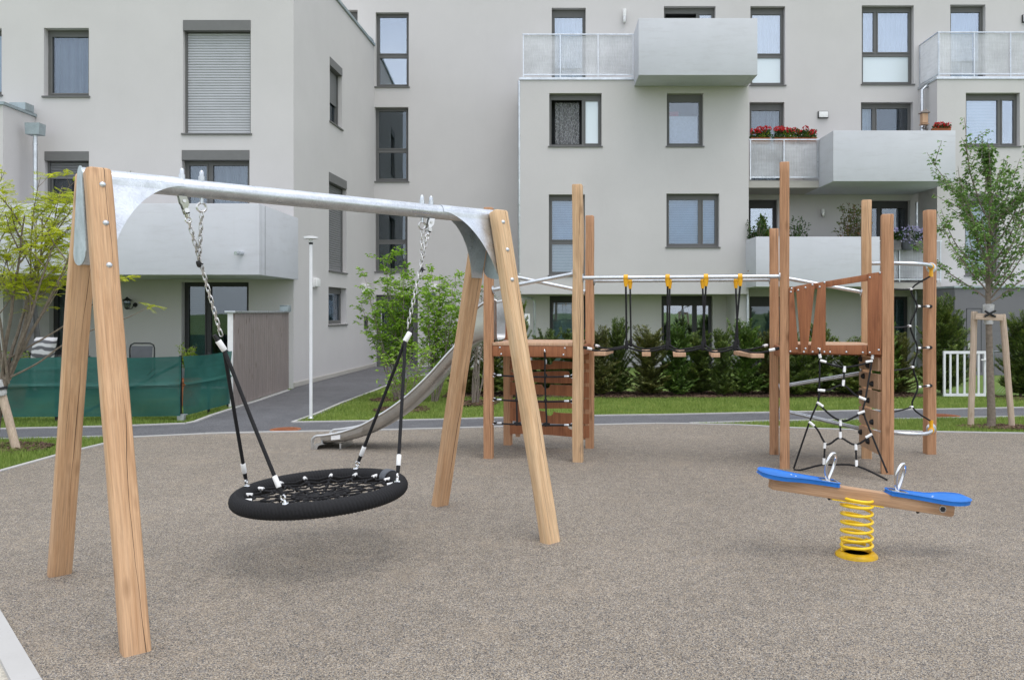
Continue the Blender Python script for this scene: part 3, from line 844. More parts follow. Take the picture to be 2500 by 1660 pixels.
pipe([V((b0 - .03, FY + .02, zt_ - .02)), V((b0 - .03, FY + .02, zs_ + .02)), V((b0 - .02, FY + .03, zs_ - .06)), V((b0 + .2, FY + .4, zs_ - .09)), V((b0 + .35, FY + .6, zs_ - .12)),
      V((b0 + .38, FY + .63, zs_ - .2)), V((b0 + .38, FY + .63, -.02))], .038, rings=[(b0 - .03, FY + .02, 6.3), (b0 - .03, FY + .02, 4.2), (b0 - .03, FY + .02, 2.6)])
px = xf(2247, 22.6)
pipe([V((px + .22, 22.55, zr1 - .03)), V((px + .12, 22.5, zr1 - .06)), V((px, 22.5, zr1 - .16)), V((px, 22.5, 5.0))], .045, rings=[(px, 22.5, 6.9), (px, 22.5, 6.1)])
px = xf(2239, 22.7)
pipe([V((px, 22.7, 4.7)), V((px, 22.7, zz(706, FY) + .3))], .045)
pipe([V((px - .03, 22.7, zz(706, FY) - .01)), V((px - .03, 22.7, -.02))], .045)
px = xf(1819, 22.9)
pipe([V((px - .18, 21.9, zs_ - .01)), V((px - .18, 21.9, -.02))], .042)
# ------------------------------------------------------------------ foliage helpers
def leaf_quads(m, p, d, n, L, wd, fold=.25, shape=1):
    """one leaf: two triangles/quads folded along its midrib, from p along d; n = leaf normal"""
    d = d.normalized(); s = d.cross(n)
    if s.length < 1e-4: s = d.orthogonal()
    s.normalize(); n = s.cross(d).normalized()
    o = len(m.v)
    mid, tip = p + d * L * .45, p + d * L - n * L * .12
    up = n * wd * fold
    m.v += [p, mid + s * wd * .5 + up, tip, mid - s * wd * .5 + up]
    m.f += [(o, o + 1, o + 2), (o, o + 2, o + 3)]


def rdir(r, zmin=-1, zmax=1):
    z = r.uniform(zmin, zmax); a = r.uniform(0, 2 * math.pi); q = math.sqrt(max(0, 1 - z * z))
    return V((q * math.cos(a), q * math.sin(a), z))


def curve(p, d, L, n, r, wob=.12, lift=0.0):
    """wandering branch"""
    pts = [V(p)]; d = V(d).normalized()
    for _ in range(n):
        d = (d + rdir(r) * wob + V((0, 0, lift))).normalized(); pts.append(pts[-1] + d * (L / n))
    return pts


def taper(a, b, n): return [a + (b - a) * i / (n - 1) for i in range(n)]


def bushy(m, c, rad, n, r, L=.05, wd=.03, up=.3):
    for _ in range(n):
        q = rdir(r); k = r.uniform(.25, 1) ** .5
        p = V(c) + V((q.x * rad[0], q.y * rad[1], q.z * rad[2])) * k
        leaf_quads(m, p, (q + rdir(r) * .8 + V((0, 0, up))), rdir(r, .1, 1), L * r.uniform(.7, 1.3), wd * r.uniform(.7, 1.2))


# ------------------------------------------------------------------ fittings on the houses
def cyl_lamp(px, py0, py1, Y, label):
    p = P(px, (py0 + py1) / 2, Y); h = (py1 - py0) * Y / F
    t = thing('wall_lamp', p - V((0, 0, h / 2)), label, 'wall lamp', 'lamps on the house walls')
    q = V((p.x, Y - .09, p.z))
    m = MB(); m.lathe(q + V((0, 0, 0)), [(.05, 0), (.052, .01), (.052, h / 2), (.04, h / 2 + .005)], 14); m.build('lamp_shade', M_['white'], t, smooth=40)
    m = MB(); m.lathe(q - V((0, 0, h / 2)), [(.035, 0), (.05, .05), (.05, h / 2 - .003)], 14); m.box2((q.x - .03, Y - .05, q.z - h * .3), (q.x + .03, Y - .001, q.z)); m.build('lamp_body', M_['steel'], t, smooth=40)


cyl_lamp(1524, 26, 60, MY, 'upright white and steel tube lamp above the roof terrace railing')
cyl_lamp(2007, 512, 532, MY, 'small steel tube lamp on the shaded wall under the geranium balcony')


def box_lamp(face, x0, y0, x1, y1, label, frame='white', out=.09):
    u0, u1, z0, z1 = face.rect(x0, y0, x1, y1)
    t = thing('wall_lamp', face.p((u0 + u1) / 2, z0), label, 'wall lamp', 'lamps on the house walls')
    m = MB(); face.box(m, u0, u1, z0, z1, .001, out * .6); m.build('lamp_body', M_[frame], t, bevel=.006)
    k = .018
    m = MB(); face.box(m, u0 + k, u1 - k, z0 + k, z1 - k, out * .6 + .001, out); m.build('lamp_cover', M_['white'], t, bevel=.01)


box_lamp(FM, 1996, 273, 2021, 290, 'dark framed rectangular lamp beside the balcony door above the geraniums', 'framedark')
box_lamp(FM, 2494, 38, 2512, 57, 'rectangular lamp by the upper right terrace door', 'framedark')
box_lamp(FS, 762, 678, 774, 701, 'white box lamp on the side wall just behind the white lamp post')
box_lamp(FS, 882, 693, 897, 714, 'white box lamp on the side wall left of the house door')
box_lamp(FM, 1043, 694, 1067, 714, 'white box lamp over the house number right of the door')
# intercom, number plate
u0, u1, z0, z1 = FS.rect(889, 772, 896, 803)
t = thing('intercom', FS.p((u0 + u1) / 2, z0), 'narrow steel intercom panel with dark edge beside the house door', 'intercom')
m = MB(); FS.box(m, u0, u1, z0, z1, .001, .03); m.build('housing', M_['framedark'], t)
m = MB(); FS.box(m, u0 + .06, u1 - .06, z0 + .04, z1 - .2, .031, .036); m.build('panel', M_['steel'], t)


def text(name, body, size, M, mat, parent, ext=.002):
    cu = bpy.data.curves.new(name, 'FONT'); cu.body = body; cu.size = size; cu.extrude = ext; cu.align_x = 'CENTER'; cu.align_y = 'CENTER'; cu.resolution_u = 3
    o = bpy.data.objects.new(name, cu); COL.objects.link(o)
    dg = bpy.context.evaluated_depsgraph_get(); me = bpy.data.meshes.new_from_object(o.evaluated_get(dg))
    bpy.data.objects.remove(o); bpy.data.curves.remove(cu)
    me.materials.clear(); me.materials.append(mat)
    o = bpy.data.objects.new(name, me); COL.objects.link(o); W[o] = M
    o.parent = parent; o.matrix_local = W[parent].inverted() @ M
    return o


u0, u1, z0, z1 = FM.rect(1042, 717, 1062, 732)
t = thing('house_number_sign', FM.p((u0 + u1) / 2, z0), 'small blue enamel house number plate beside the door', 'house number')
m = MB(); FM.box(m, u0, u1, z0, z1, .001, .012); m.build('plate', M_['sign'], t)
text('number', '23', .16, Matrix.Translation(FM.p((u0 + u1) / 2, (z0 + z1) / 2, .0135)) @ Matrix.Rotation(math.pi / 2, 4, 'X'), M_['white'], t)
# lantern on left terrace
q = P(320, 742, LY); q.y -= .16
t = thing('wall_lantern', V((q.x, LY, q.z - .13)), 'old style dark metal lantern with a pointed hat on the terrace wall', 'lantern')
m = MB(); m.lathe(q + V((0, 0, .06)), [(.105, 0), (.10, .012), (.03, .06), (.012, .085)], 12); m.build('hat', M_['dark'], t, smooth=50)
m = MB()
for k in range(6):
    a = k * math.pi / 3; m.tube([q + V((.066 * math.cos(a), .066 * math.sin(a), .06)), q + V((.07 * math.cos(a), .07 * math.sin(a), -.03)), q + V((.045 * math.cos(a), .045 * math.sin(a), -.08))], .006, 5)
m.tube([q + V((.072 * math.cos(a), .072 * math.sin(a), 0)) for a in [i * math.pi / 8 for i in range(16)]], .006, 5, closed=True)
m.lathe(q - V((0, 0, .12)), [(.015, 0), (.05, .03), (.05, .045)], 10)
m.build('cage', M_['dark'], t)
m = MB(); m.lathe(q - V((0, 0, .07)), [(.035, 0), (.052, .04), (.05, .125)], 12); m.build('lamp_glass', M_['glassdark'], t, smooth=50)
m = MB(); m.lathe(V((q.x + .09, LY - .001, q.z - .02)), [(.05, 0), (.04, .03)], 12, (0, -1, 0)); m.tube([V((q.x + .09, LY - .02, q.z - .02)), V((q.x + .09, q.y, q.z - .10)), q - V((0, 0, .105))], .01, 6); m.build('bracket', M_['dark'], t)
# antenna hook above left building roof line? small cable stub on the wall
q = P(324, 428, LY)
t = thing('wall_hook', q - V((0, 0, .1)), 'tiny bent metal hook on the left wall above the swing beam', 'hook')
m = MB(); m.tube([q + V((0, 0, -.06)), q + V((0, -.10, -.03)), q + V((.02, -.12, .07))], .012, 6); m.build('hook', M_['steel'], t)

# ------------------------------------------------------------------ terrace things on the left
t = thing('folding_chair', P(347, 880, 14.8), 'folded grey camping chair leaning behind the green screen', 'chair')
m = MB(); a, b = P(317, 838, 14.8), P(377, 838, 14.8); h = V((0, 0, 0))
arc = [a + V((0, -.0, -.75)), a + V((0, 0, -.09)), a + V((.02, 0, -.03)), a + V((.08, 0, 0)), b + V((-.08, 0, 0)), b + V((-.02, 0, -.03)), b + V((0, 0, -.09)), b + V((0, 0, -.75))]
m.tube(arc, .014, 8); m.build('tube_frame', M_['dark'], t, smooth=50)
m = MB(); m.grid(lambda s, q: a + (b - a) * (.06 + .88 * s) + V((0, -.03 * math.sin(q * 3.1), -.05 - .62 * q)), 4, 8); m.build('fabric_back', M_['chairfab'], t, smooth=60)
m = MB(); m.box2(a + V((.02, -.02, -.30)), b + V((-.02, .0, -.285))); m.build('cross_bar', M_['dark'], t)
q = P(107, 866, 14.6)
m = MB()
def cush(s, tt, sg):
    x, z = s - .5, tt - .5; e = (1 - (2 * x) ** 4) * (1 - (2 * z) ** 4)
    return q + V((x * .46 * (1 - .08 * (1 - e)), sg * .085 * max(e, 0) ** .6, z * .44)) + V((z * .08, 0, .1))
m.grid(lambda s, tt: cush(s, tt, -1), 12, 12); m.grid(lambda s, tt: cush(s, tt, 1), 12, 12)
tag(m.build('cushion', M_['cushion'], smooth=80), 'grey cushion with a leaf print propped behind the green screen', 'cushion')
q = P(73, 690, 15.2)
t = thing('parasol', V((q.x, q.y, 0)), 'closed grey parasol standing on the left terrace', 'parasol')
m = MB(); m.tube([V((q.x, q.y, 0)), V((q.x, q.y, q.z + .1))], .02, 10); m.lathe(V((q.x, q.y, 0)), [(.22, 0), (.2, .05), (.03, .07)], 16); m.build('pole', M_['dark'], t, smooth=40)
m = MB(); hh = 1.30
m.grid(lambda s, tt: V((q.x + (.04 + .13 * tt ** .7 * (1 + .28 * math.sin(s * 2 * math.pi * 7))) * math.cos(s * 2 * math.pi), q.y + (.04 + .11 * tt ** .7 * (1 + .28 * math.sin(s * 2 * math.pi * 7))) * math.sin(s * 2 * math.pi), q.z - hh * tt + .05 * tt * math.sin(s * 12))), 56, 6)
m.build('canopy', M_['greyfab'], t, smooth=60)


def pot_plant(px, pbase, ptop, Y, w, mat, label, name='potted_plant', pot='terracotta', group=None, pot_h=.28, pot_r=.15, n=420, L=.06, z0=None, cone=False, stems=True):
    b = P(px, pbase, Y); top = P(px, ptop, Y).z
    zb = b.z if z0 is None else z0
    t = thing(name, V((b.x, Y, zb)), label, 'plant', group)
    m = MB(); m.lathe(V((b.x, Y, zb)), [(pot_r * .75, 0), (pot_r, pot_h * .9), (pot_r * 1.08, pot_h * .9), (pot_r * 1.08, pot_h), (pot_r * .9, pot_h), (pot_r * .85, pot_h * .9)], 14); m.build('pot', M_[pot], t, smooth=40)
    r = random.Random(int(px * 7 + ptop)); f, st = MB(), MB(); zc = zb + pot_h
    for k in range(max(7, n // 24)):
        an = r.uniform(0, 6.28); rr = r.uniform(.2, 1); hh = (top - zc) * r.uniform(.55, 1.05)
        if cone: rr *= .7; hh = (top - zc) * (1 - .75 * rr)
        end = V((b.x + math.cos(an) * rr * w, Y + math.sin(an) * rr * w, zc + hh))
        s0 = V((b.x, Y, zc)); pts = [s0.lerp(end, i / 6) + V((0, 0, .10 * hh * math.sin(i / 6 * 3.14))) for i in range(7)]
        st.tube(pts, taper(.008, .003, 7), 4, cap=False)
        for _ in range(24):
            tt = r.uniform(.15, 1) ** .8; i = min(int(tt * 6), 5); p = pts[i].lerp(pts[i + 1], tt * 6 - i)
            leaf_quads(f, p + rdir(r) * L * .6, rdir(r, -.2, 1), rdir(r, .2, 1), L * r.uniform(.7, 1.3), L * .55)
    f.build('foliage', M_[mat], t)
    if stems: st.build('stem', M_['twig'], t)
    return t


pot_plant(462, 905, 846, 13.6, .22, 'l_lime', 'bright green bush in a pot right behind the corner of the green screen', n=700, L=.05, z0=0.0, pot_h=.45, pot_r=.2)
pot_plant(36, 905, 848, 13.0, .20, 'l_lime', 'green potted bush behind the green screen at the far left', n=420, L=.05, z0=0.0, pot_h=.4, pot_r=.17)
# plants on the lowest balcony (floor at about 3.5 m)
zf = zz(700, YF) + .18
pot_plant(1862, 690, 512, 22.2, .32, 'l_yew2', 'dark upright evergreen on the lowest balcony by its window', n=1500, L=.10, z0=zf, cone=True, pot_r=.2)
pot_plant(1845, 690, 545, 21.5, .30, 'l_pot', 'rounded green plant at the left end of the lowest balcony', n=700, L=.09, z0=zf, pot_r=.2)
pot_plant(1945, 690, 533, 21.6, .36, 'l_pot', 'loose leafy plant right of the tall post, on the lowest balcony', n=520, L=.085, z0=zf, pot_r=.2)
pot_plant(2082, 690, 503, 21.7, .48, 'l_red', 'copper tipped shrub on the lowest balcony, between two posts', n=1200, L=.085, z0=zf, pot_r=.24)


def flower_box(x0, x1, ybase, ytop, Y, label, petal='red', leaf='l_pot', box='terracotta', group=None, hang=0, n=260, nf=9, lime=True, bh=.16):
    a, b = P(x0, ybase, Y), P(x1, ybase, Y); w = b.x - a.x; top = P(x0, ytop, Y).z; zb = a.z
    t = thing('flower_box', V(((a.x + b.x) / 2, Y, zb - hang)), label, 'flower box', group)
    m = MB(); z = zb - hang
    m.prism([V((a.x + .02, Y - .075, z)), V((b.x - .02, Y - .075, z)), V((b.x, Y - .09, z + bh)), V((a.x, Y - .09, z + bh))], (0, .17, 0)); m.build('box', M_[box], t)
    r = random.Random(int(x0)); f, pb, ly = MB(), MB(), MB()
    for _ in range(n):
        p = V((r.uniform(a.x, b.x), Y + r.uniform(-.12, .1), z + bh + r.random() ** 1.4 * (top - z - bh) * .7))
        leaf_quads(f, p, rdir(r, -.3, 1) + V((0, -.4, 0)), rdir(r, .1, 1), r.uniform(.05, .09), .06)
    f.build('foliage', M_[leaf], t)
    if lime:
        for _ in range(50):
            leaf_quads(ly, V(((a.x * .45 + b.x * .55) + r.gauss(0, w * .13), Y - .10 + r.uniform(-.03, .03), z + bh + r.uniform(.0, .12))), rdir(r, -.5, 1), rdir(r, 0, 1), .05, .04)
        ly.build('yellow_foliage', M_['l_lime'], t)
    for k in range(nf):
        c = V((a.x + w * (k + .5 + r.uniform(-.3, .3)) / nf, Y + r.uniform(-.13, .0), z + bh + (top - z - bh) * r.uniform(.5, 1.0)))
        bushy(pb, c, (.07, .06, .055), 46, r, .042, .042)
    pb.build('blossom', M_[petal], t)
    return t


GF = 'geranium boxes on the balcony railings'
flower_box(1832, 1880, 343, 315, FY + .20, hang=.10, label= 'leftmost geranium box with scattered small red blooms', group=GF, nf=6)
flower_box(1889, 1946, 343, 312, FY + .20, hang=.10, label= 'middle geranium box with the largest red bloom', group=GF, nf=9, n=320)
flower_box(1947, 1991, 343, 313, FY + .20, hang=.10, label= 'right geranium box of the railing, nearest the concrete balcony', group=GF, nf=4)
flower_box(2276, 2318, 321, 306, YF + .3, 'low geranium box behind the right end of the concrete parapet', group=GF, nf=4, n=150, lime=False, hang=.17, bh=.24)
GP = 'planters on the lowest balcony railing'
flower_box(2172, 2198, 597, 560, FY - .14, 'grey planter of plain greenery just right of the broad front post', 'lilac', group=GP, box='greyfab', hang=.16, nf=1, n=200, lime=False, bh=.28)
flower_box(2232, 2262, 597, 562, FY - .14, 'grey planter of greenery half hidden by the outermost post', 'lilac', group=GP, box='greyfab', hang=.16, nf=2, n=220, lime=False, bh=.28)
q = P(2215, 598, FY - .16)
t = thing('hanging_pot', q - V((0, 0, .13)), 'dark round pot of pale lilac flowers hung on the railing', 'plant')
m = MB(); m.lathe(q - V((0, 0, .13)), [(.13, 0), (.20, .27), (.215, .27), (.21, .30), (.18, .30)], 16); m.build('pot', M_['chairfab'], t, smooth=40)
r = random.Random(5); f, b = MB(), MB(); bushy(f, q + V((.03, -.05, .25)), (.28, .2, .2), 300, r, .06, .03); bushy(b, q + V((.06, -.1, .25)), (.36, .2, .25), 170, r, .05, .05)
f.build('foliage', M_['l_pot'], t); b.build('blossom', M_['lilac'], t)
# bird feeder hanging by the pipe
q = P(2256, 290, 21.6)
t = thing('bird_feeder', q - V((0, 0, .12)), 'small wooden bird feeder hanging beside the drainpipe', 'bird feeder')
m = MB(); m.box(q, (.15, .15, .26)); m.box(q - V((0, 0, .16)), (.19, .19, .02)); m.build('house', M_['plank'], t)
m = MB(); m.prism([q + V((-.13, -.11, .14)), q + V((.13, -.11, .14)), q + V((0, -.11, .24))], (0, .22, 0)); m.build('roof', M_['greywood'], t)
m = MB(); bushy(m, q - V((-.02, 0, .30)), (.05, .05, .12), 60, random.Random(3), .06, .03); m.build('seed_ball', M_['barkdark'], t)

# ------------------------------------------------------------------ privacy wall, fence, lamp post
a, b = G(574, 994.5), G(704, 952); a = V((-5.17, a.y, 0)); b = V((-5.24, 16.3, 0))
t = thing('privacy_wall', (a + b) / 2, 'tall grey board privacy wall with a metal cap beside the path', 'wall')
dd = (b - a).normalized(); nn = V((-dd.y, dd.x, 0)); ztop = 1.57
m = MB(); n = 26
for k in range(n):
    p, q = a.lerp(b, k / n) + dd * .0025, a.lerp(b, (k + 1) / n) - dd * .0025
    m.prism([p + V((0, 0, .02)), q + V((0, 0, .02)), q + V((0, 0, ztop)), p + V((0, 0, ztop))], nn * (.02 + .003 * R.random()))
m.build('boarding', M_['greywood'], t)
m = MB(); c = a + nn * .0235
m.prism([c + V((0, 0, .0)), b + nn * .0235, b + nn * .0235 + V((0, 0, ztop)), c + V((0, 0, ztop))], nn * .09); m.build('core', M_['white'], t)
m = MB(); m.prism([a - dd * .04 - nn * .03 + V((0, 0, ztop + .002)), b - nn * .03 + V((0, 0, ztop + .002)), b + nn * .15 + V((0, 0, ztop + .002)), a - dd * .04 + nn * .15 + V((0, 0, ztop + .002))], (0, 0, .035)); m.build('cap', M_['galv'], t, bevel=.004)
q = P(697, 753, 16.0)
t2 = thing('letter_box', q - V((0, 0, .06)), 'small grey metal box on top of the privacy wall end', 'box')
m = MB(); m.box(q, (.17, .2, .13)); m.build('case', M_['zinc'], t2, bevel=.006); m = MB(); m.box(q + V((0, -.101, .045)), (.15, .004, .008)); m.build('slot', M_['dark'], t2)

fc = G(443, 1027); fr_ = V((-5.24, 13.25, 0)); fl0 = V((-13, 11.35, 0))
t = thing('screen_fence', fc, 'low wire fence covered with dark green shade netting around the left garden', 'fence')
HF = .93
runs = [(fl0, fc), (fc, fr_)]
sm = MB()
for k, (p, q) in enumerate(runs):
    L = (q - p).length; nn = V((-(q - p).y, (q - p).x, 0)).normalized(); nu = int(L / .07)
    def fn(s, tt, p=p, q=q, nn=nn, L=L):
        x = s * L; w = noise.noise(V((x * 1.5, tt * 2.0, k * 9.1)))
        sag = .018 * math.sin(x / 1.55 * math.pi) ** 2
        fold = .042 * w + .014 * noise.noise(V((x * 6.0, tt * 3.0, 5 + k))) + .030 * math.exp(-((tt - .52 + .03 * noise.noise(V((x * .7, 3, k)))) / .022) ** 2) + .012 * math.exp(-((tt - .80) / .02) ** 2) * (w + .4)
        return p.lerp(q, s) + nn * (-.03 - fold) + V((0, 0, .07 + (HF - .06 - sag) * tt + .012 * w * (1 - tt)))
    sm.grid(fn, nu, 40)
sm.build('shade_net', M_['net'], t, smooth=80)
wire = MB()
for p, q in runs:
    for z in (.10, .5, HF - .01): wire.tube([p + V((0, 0, z)), q + V((0, 0, z))], .004, 5)
    n = int((q - p).length / .085)
    for k in range(-10, n):
        for sg in (1, -1):
            pts = []
            for j in range(2):
                s0 = (k + (j * 10 if sg > 0 else 10 - j * 10)) / n; z = .08 + j * (HF - .12)
                if s0 < 0 or s0 > 1: break
                pts.append(p.lerp(q, s0) + V((0, 0, z)))
            if len(pts) == 2: wire.tube(pts, .0022, 3, cap=False)
wire.build('wire_mesh', M_['dark'], t)
for s in (0, .27, .52, .765): 
    p = fl0.lerp(fc, s); m = MB(); m.tube([p + V((0, .03, -.02)), p + V((0, .03, HF + .03))], .021, 10); m.build('post', M_['dark'], t, smooth=40)
for p in (fc, fc.lerp(fr_, .55), fr_ - V((0, .05, 0))):
    m = MB(); q0 = V((-.045, .07, 0)); m.tube([p + q0 + V((0, 0, -.02)), p + q0 + V((0, 0, HF + .02))], .02, 10); m.build('post', M_['dark'], t, smooth=40)
m = MB(); p = fl0.lerp(fc, .80); m.tube([fc + V((-.02, .03, HF - .08)), p + V((.0, .03, .05))], .02, 8); m.build('brace', M_['dark'], t, smooth=40)
m = MB(); m.box(fc + V((0, .0, .045)), (.10, .07, .09)); m.box(fc + V((0, 0, .095)), (.17, .05, .008)); m.build('post_foot', M_['galv'], t)

p = G(759, 1022)
t = thing('lamp_post', p, 'slender white lamp post with a flat disc head at the lawn corner', 'lamp post')
zt = H + (760 - 597) * p.y / F
m = MB(); m.tube([p + V((0, 0, -.03)), p + V((0, 0, zt))], .024, 16); m.build('pole', M_['paint'], t, smooth=40)
m = MB(); m.tube([p + V((0, 0, zt)), p + V((0, 0, zt + .03))], .03, 16); m.build('collar', M_['dark'], t, smooth=40)
m = MB(); m.tube([p + V((0, 0, zt + .03)), p + V((0, 0, zt + .075))], .02, 12); m.lathe(p + V((0, 0, zt + .032)), [(.03, 0), (.035, .02), (.02, .03)], 12); m.build('neck', M_['paint'], t, smooth=40)
m = MB(); m.lathe(p + V((0, 0, zt + .076)), [(.03, 0), (.105, .008), (.105, .038), (.06, .045)], 20); m.build('lamp_head', M_['paint'], t, smooth=40)
m = MB(); m.lathe(p + V((0, 0, 0)), [(.045, 0), (.045, .012), (.026, .03)], 14); m.build('foot_collar', M_['galv'], t, smooth=40)
for (x, y, lab) in ((697, 1047, 'round rusty manhole cover in the path near the slide end'), (2305, 1014, 'round rusty manhole cover in the path beside the young tree')):
    p = G(x, y); rr = .205 if x < 1000 else .23
    t = thing('manhole_cover', p, lab, 'manhole cover', 'rusty manhole covers')
    m = MB(); m.lathe(p + V((0, 0, -.02)), [(rr, 0), (rr, .018), (rr * .92, .018), (rr * .91, .014)], 32); m.build('rim', M_['rust'], t)
    m = MB(); m.lathe(p + V((0, 0, -.02)), [(rr * .90, 0), (rr * .90, .017)], 32)
    for i in range(-4, 5):
        for j in range(-4, 5):
            if i * i + j * j < 17: m.box(p + V((i * rr * .19, j * rr * .19, -.001)), (rr * .12, rr * .12, .006))
    m.build('lid', M_['rust'], t)
# tubular bike rack behind the shrubs
p = G(1078, 921)
t = thing('bicycle_rack', V((p.x, 20.0, 0)), 'thin dark tube rack standing by the wall right of the house door', 'rack')
m = MB(); a = P(1055, 850, 20.0); 
for x in (1055, 1078):
    q = P(x, 852, 20.0); m.tube([V((q.x + .12, 20, 0)), V((q.x + .02, 20, q.z - .06)), V((q.x - .05, 20, q.z))], .014, 8)
m.tube([P(1050, 856, 20.0), P(1098, 838, 20.0)], .014, 8)
m.tube([P(1098, 838, 20.0), V((P(1098, 838, 20).x, 20, 0))], .014, 8)
m.build('tube_frame', M_['dark'], t, smooth=40)
p = P(1275, 780, 21.0)
t = thing('notice_sign', V((p.x, 21.0, 0)), 'small white notice board near the drainpipe behind the slide tower', 'sign')
m = MB(); m.box(p, (.40, .02, .30)); m.build('board', M_['white'], t); m = MB(); m.tube([V((p.x, 21.03, 0)), V((p.x, 21.03, p.z + .1))], .02, 8); m.build('post', M_['galv'], t, smooth=40)

# ------------------------------------------------------------------ right: shed, gate, chain link
SY = 20.3
t = thing('garden_shed', ((2420 - CX) * SY / F, SY, 0), 'plain grey concrete shed with a flush door behind the white gate', 'shed')
FSH = Face((0, SY, 0), (1, 0, 0)); x0 = xf(2331, SY); zt = zz(703, SY)
m = MB(); m.box2((x0, SY, -.03), (17, RY - .2, zt)); m.build('wall', M_['shed'], t)
m = MB(); m.box2((x0 - .03, SY - .04, zt + .002), (17, RY - .2, zt + .05)); m.build('roof', M_['zinc'], t)
m = MB(); u0, u1, z0, z1 = FSH.rect(2359, 754, 2396, 882)
for a, b, c, d in ((u0, u0 + .012, .05, z1), (u1 - .012, u1, .05, z1), (u0, u1, z1, z1 + .012)): FSH.box(m, a, b, c, d, .001, .006)
dj = m.build('door_joint', M_['dark'], t)
m = MB(); FSH.box(m, u0 + .02, u1 - .02, .06, z1 - .006, .001, .004); dr = m.build('door', M_['shed'], t)
m = MB(); q = P(2361, 845, SY); m.box(q + V((.03, -.02, 0)), (.05, .04, .16)); m.tube([q + V((.03, -.03, .03)), q + V((.03, -.07, .03)), q + V((.13, -.07, .03))], .01, 6); m.build('handle', M_['steel'], dr)
q = P(2317, 717, 21.0)
m = MB(); m.box(q + V((0, 0, -.02)), (.22, .2, .20)); hb = m.build('rain_hopper', M_['zinc'], BM, bevel=.006)
pipe([V((q.x + .02, 21.0, q.z - .1)), V((q.x + .02, 21.0, -.02))], .05)
# white bar gate
GY = 14.9; gp = P(2355, 970, GY)
t = thing('garden_gate', V((gp.x, GY, 0)), 'low white metal bar gate in front of the grey shed', 'gate')
xa, xb, za, zb = xf(2303, GY), xf(2406, GY), zz(967, GY), zz(857, GY)
m = MB(); m.box2((xa, GY - .02, zb - .05), (xb, GY + .02, zb)); m.box2((xa, GY - .02, za), (xb, GY + .02, za + .05))
m.box2((xa, GY - .021, za + .0502), (xa + .035, GY + .019, zb - .0502)); m.box2((xb - .035, GY - .021, za + .0502), (xb, GY + .019, zb - .0502)); m.build('gate_frame', M_['paint'], t)
m = MB()
for k in range(1, 6):
    x = xa + (xb - xa) * k / 6; m.box2((x - .017, GY - .012, za + .0502), (x + .017, GY + .012, zb - .0502))
m.build('bar', M_['paint'], t, split=1)
m = MB(); q = P(2400, 878, GY); m.box(q + V((0, -.03, 0)), (.10, .03, .025)); m.build('handle', M_['white'], t)
t = thing('chain_link_fence', V((xf(2450, 15.2), 15.2, 0)), 'thin grey chain link fence between the white gate and the dark hedge', 'fence')
CYY = 15.2; za, zb = -.02, zz(858, CYY); xa, xb = xf(2424, CYY), 11.5
for x in (xa, 10.0, xb):
    m = MB(); m.tube([V((x, CYY, za)), V((x, CYY, zb + .04))], .026, 10); m.build('post', M_['zinc'], t, smooth=40)
m = MB(); m.tube([V((xa, CYY, zb)), V((xb, CYY, zb))], .014, 8); m.build('rail', M_['galv'], t, smooth=40)
m = MB(); n = int((xb - xa) / .06); hn = int((zb - .08) / .06)
for k in range(-hn, n):
    for sg in (1, -1):
        s0, s1 = (k, k + hn) if sg > 0 else (k + hn, k)
        A = V((xa + s0 * .06, CYY + .01 * sg, .05)); B = V((xa + s1 * .06, CYY + .01 * sg, .05 + hn * .06))
        if min(A.x, B.x) < xa or max(A.x, B.x) > xb: continue
        m.tube([A, B], .0022, 3, cap=False)
m.build('wire_mesh', M_['galv'], t)
# low wire fence inside the hedge row
t = thing('hedge_fence', V((3, 15.75, 0)), 'thin dark green posts and wires half buried in the hedge row', 'fence')
for x in (-.4, 1.26, 2.9, 4.5, 5.42, 7.0):
    m = MB(); m.tube([V((x, 15.75, -.02)), V((x, 15.75, .95))], .02, 8); m.build('post', M_['dark'], t, smooth=40)
m = MB()
for z in (.12, .5, .93): m.tube([V((-.4, 15.75, z)), V((7.0, 15.75, z))], .005, 5)
m.build('wires', M_['dark'], t)
# ------------------------------------------------------------------ timbers and ropes
def frame_matrix(p0, z, x):
    z = V(z).normalized(); x = V(x); x = (x - z * x.dot(z)).normalized(); y = z.cross(x)
    return Matrix(((x.x, y.x, z.x, p0[0]), (x.y, y.y, z.y, p0[1]), (x.z, y.z, z.z, p0[2]), (0, 0, 0, 1)))


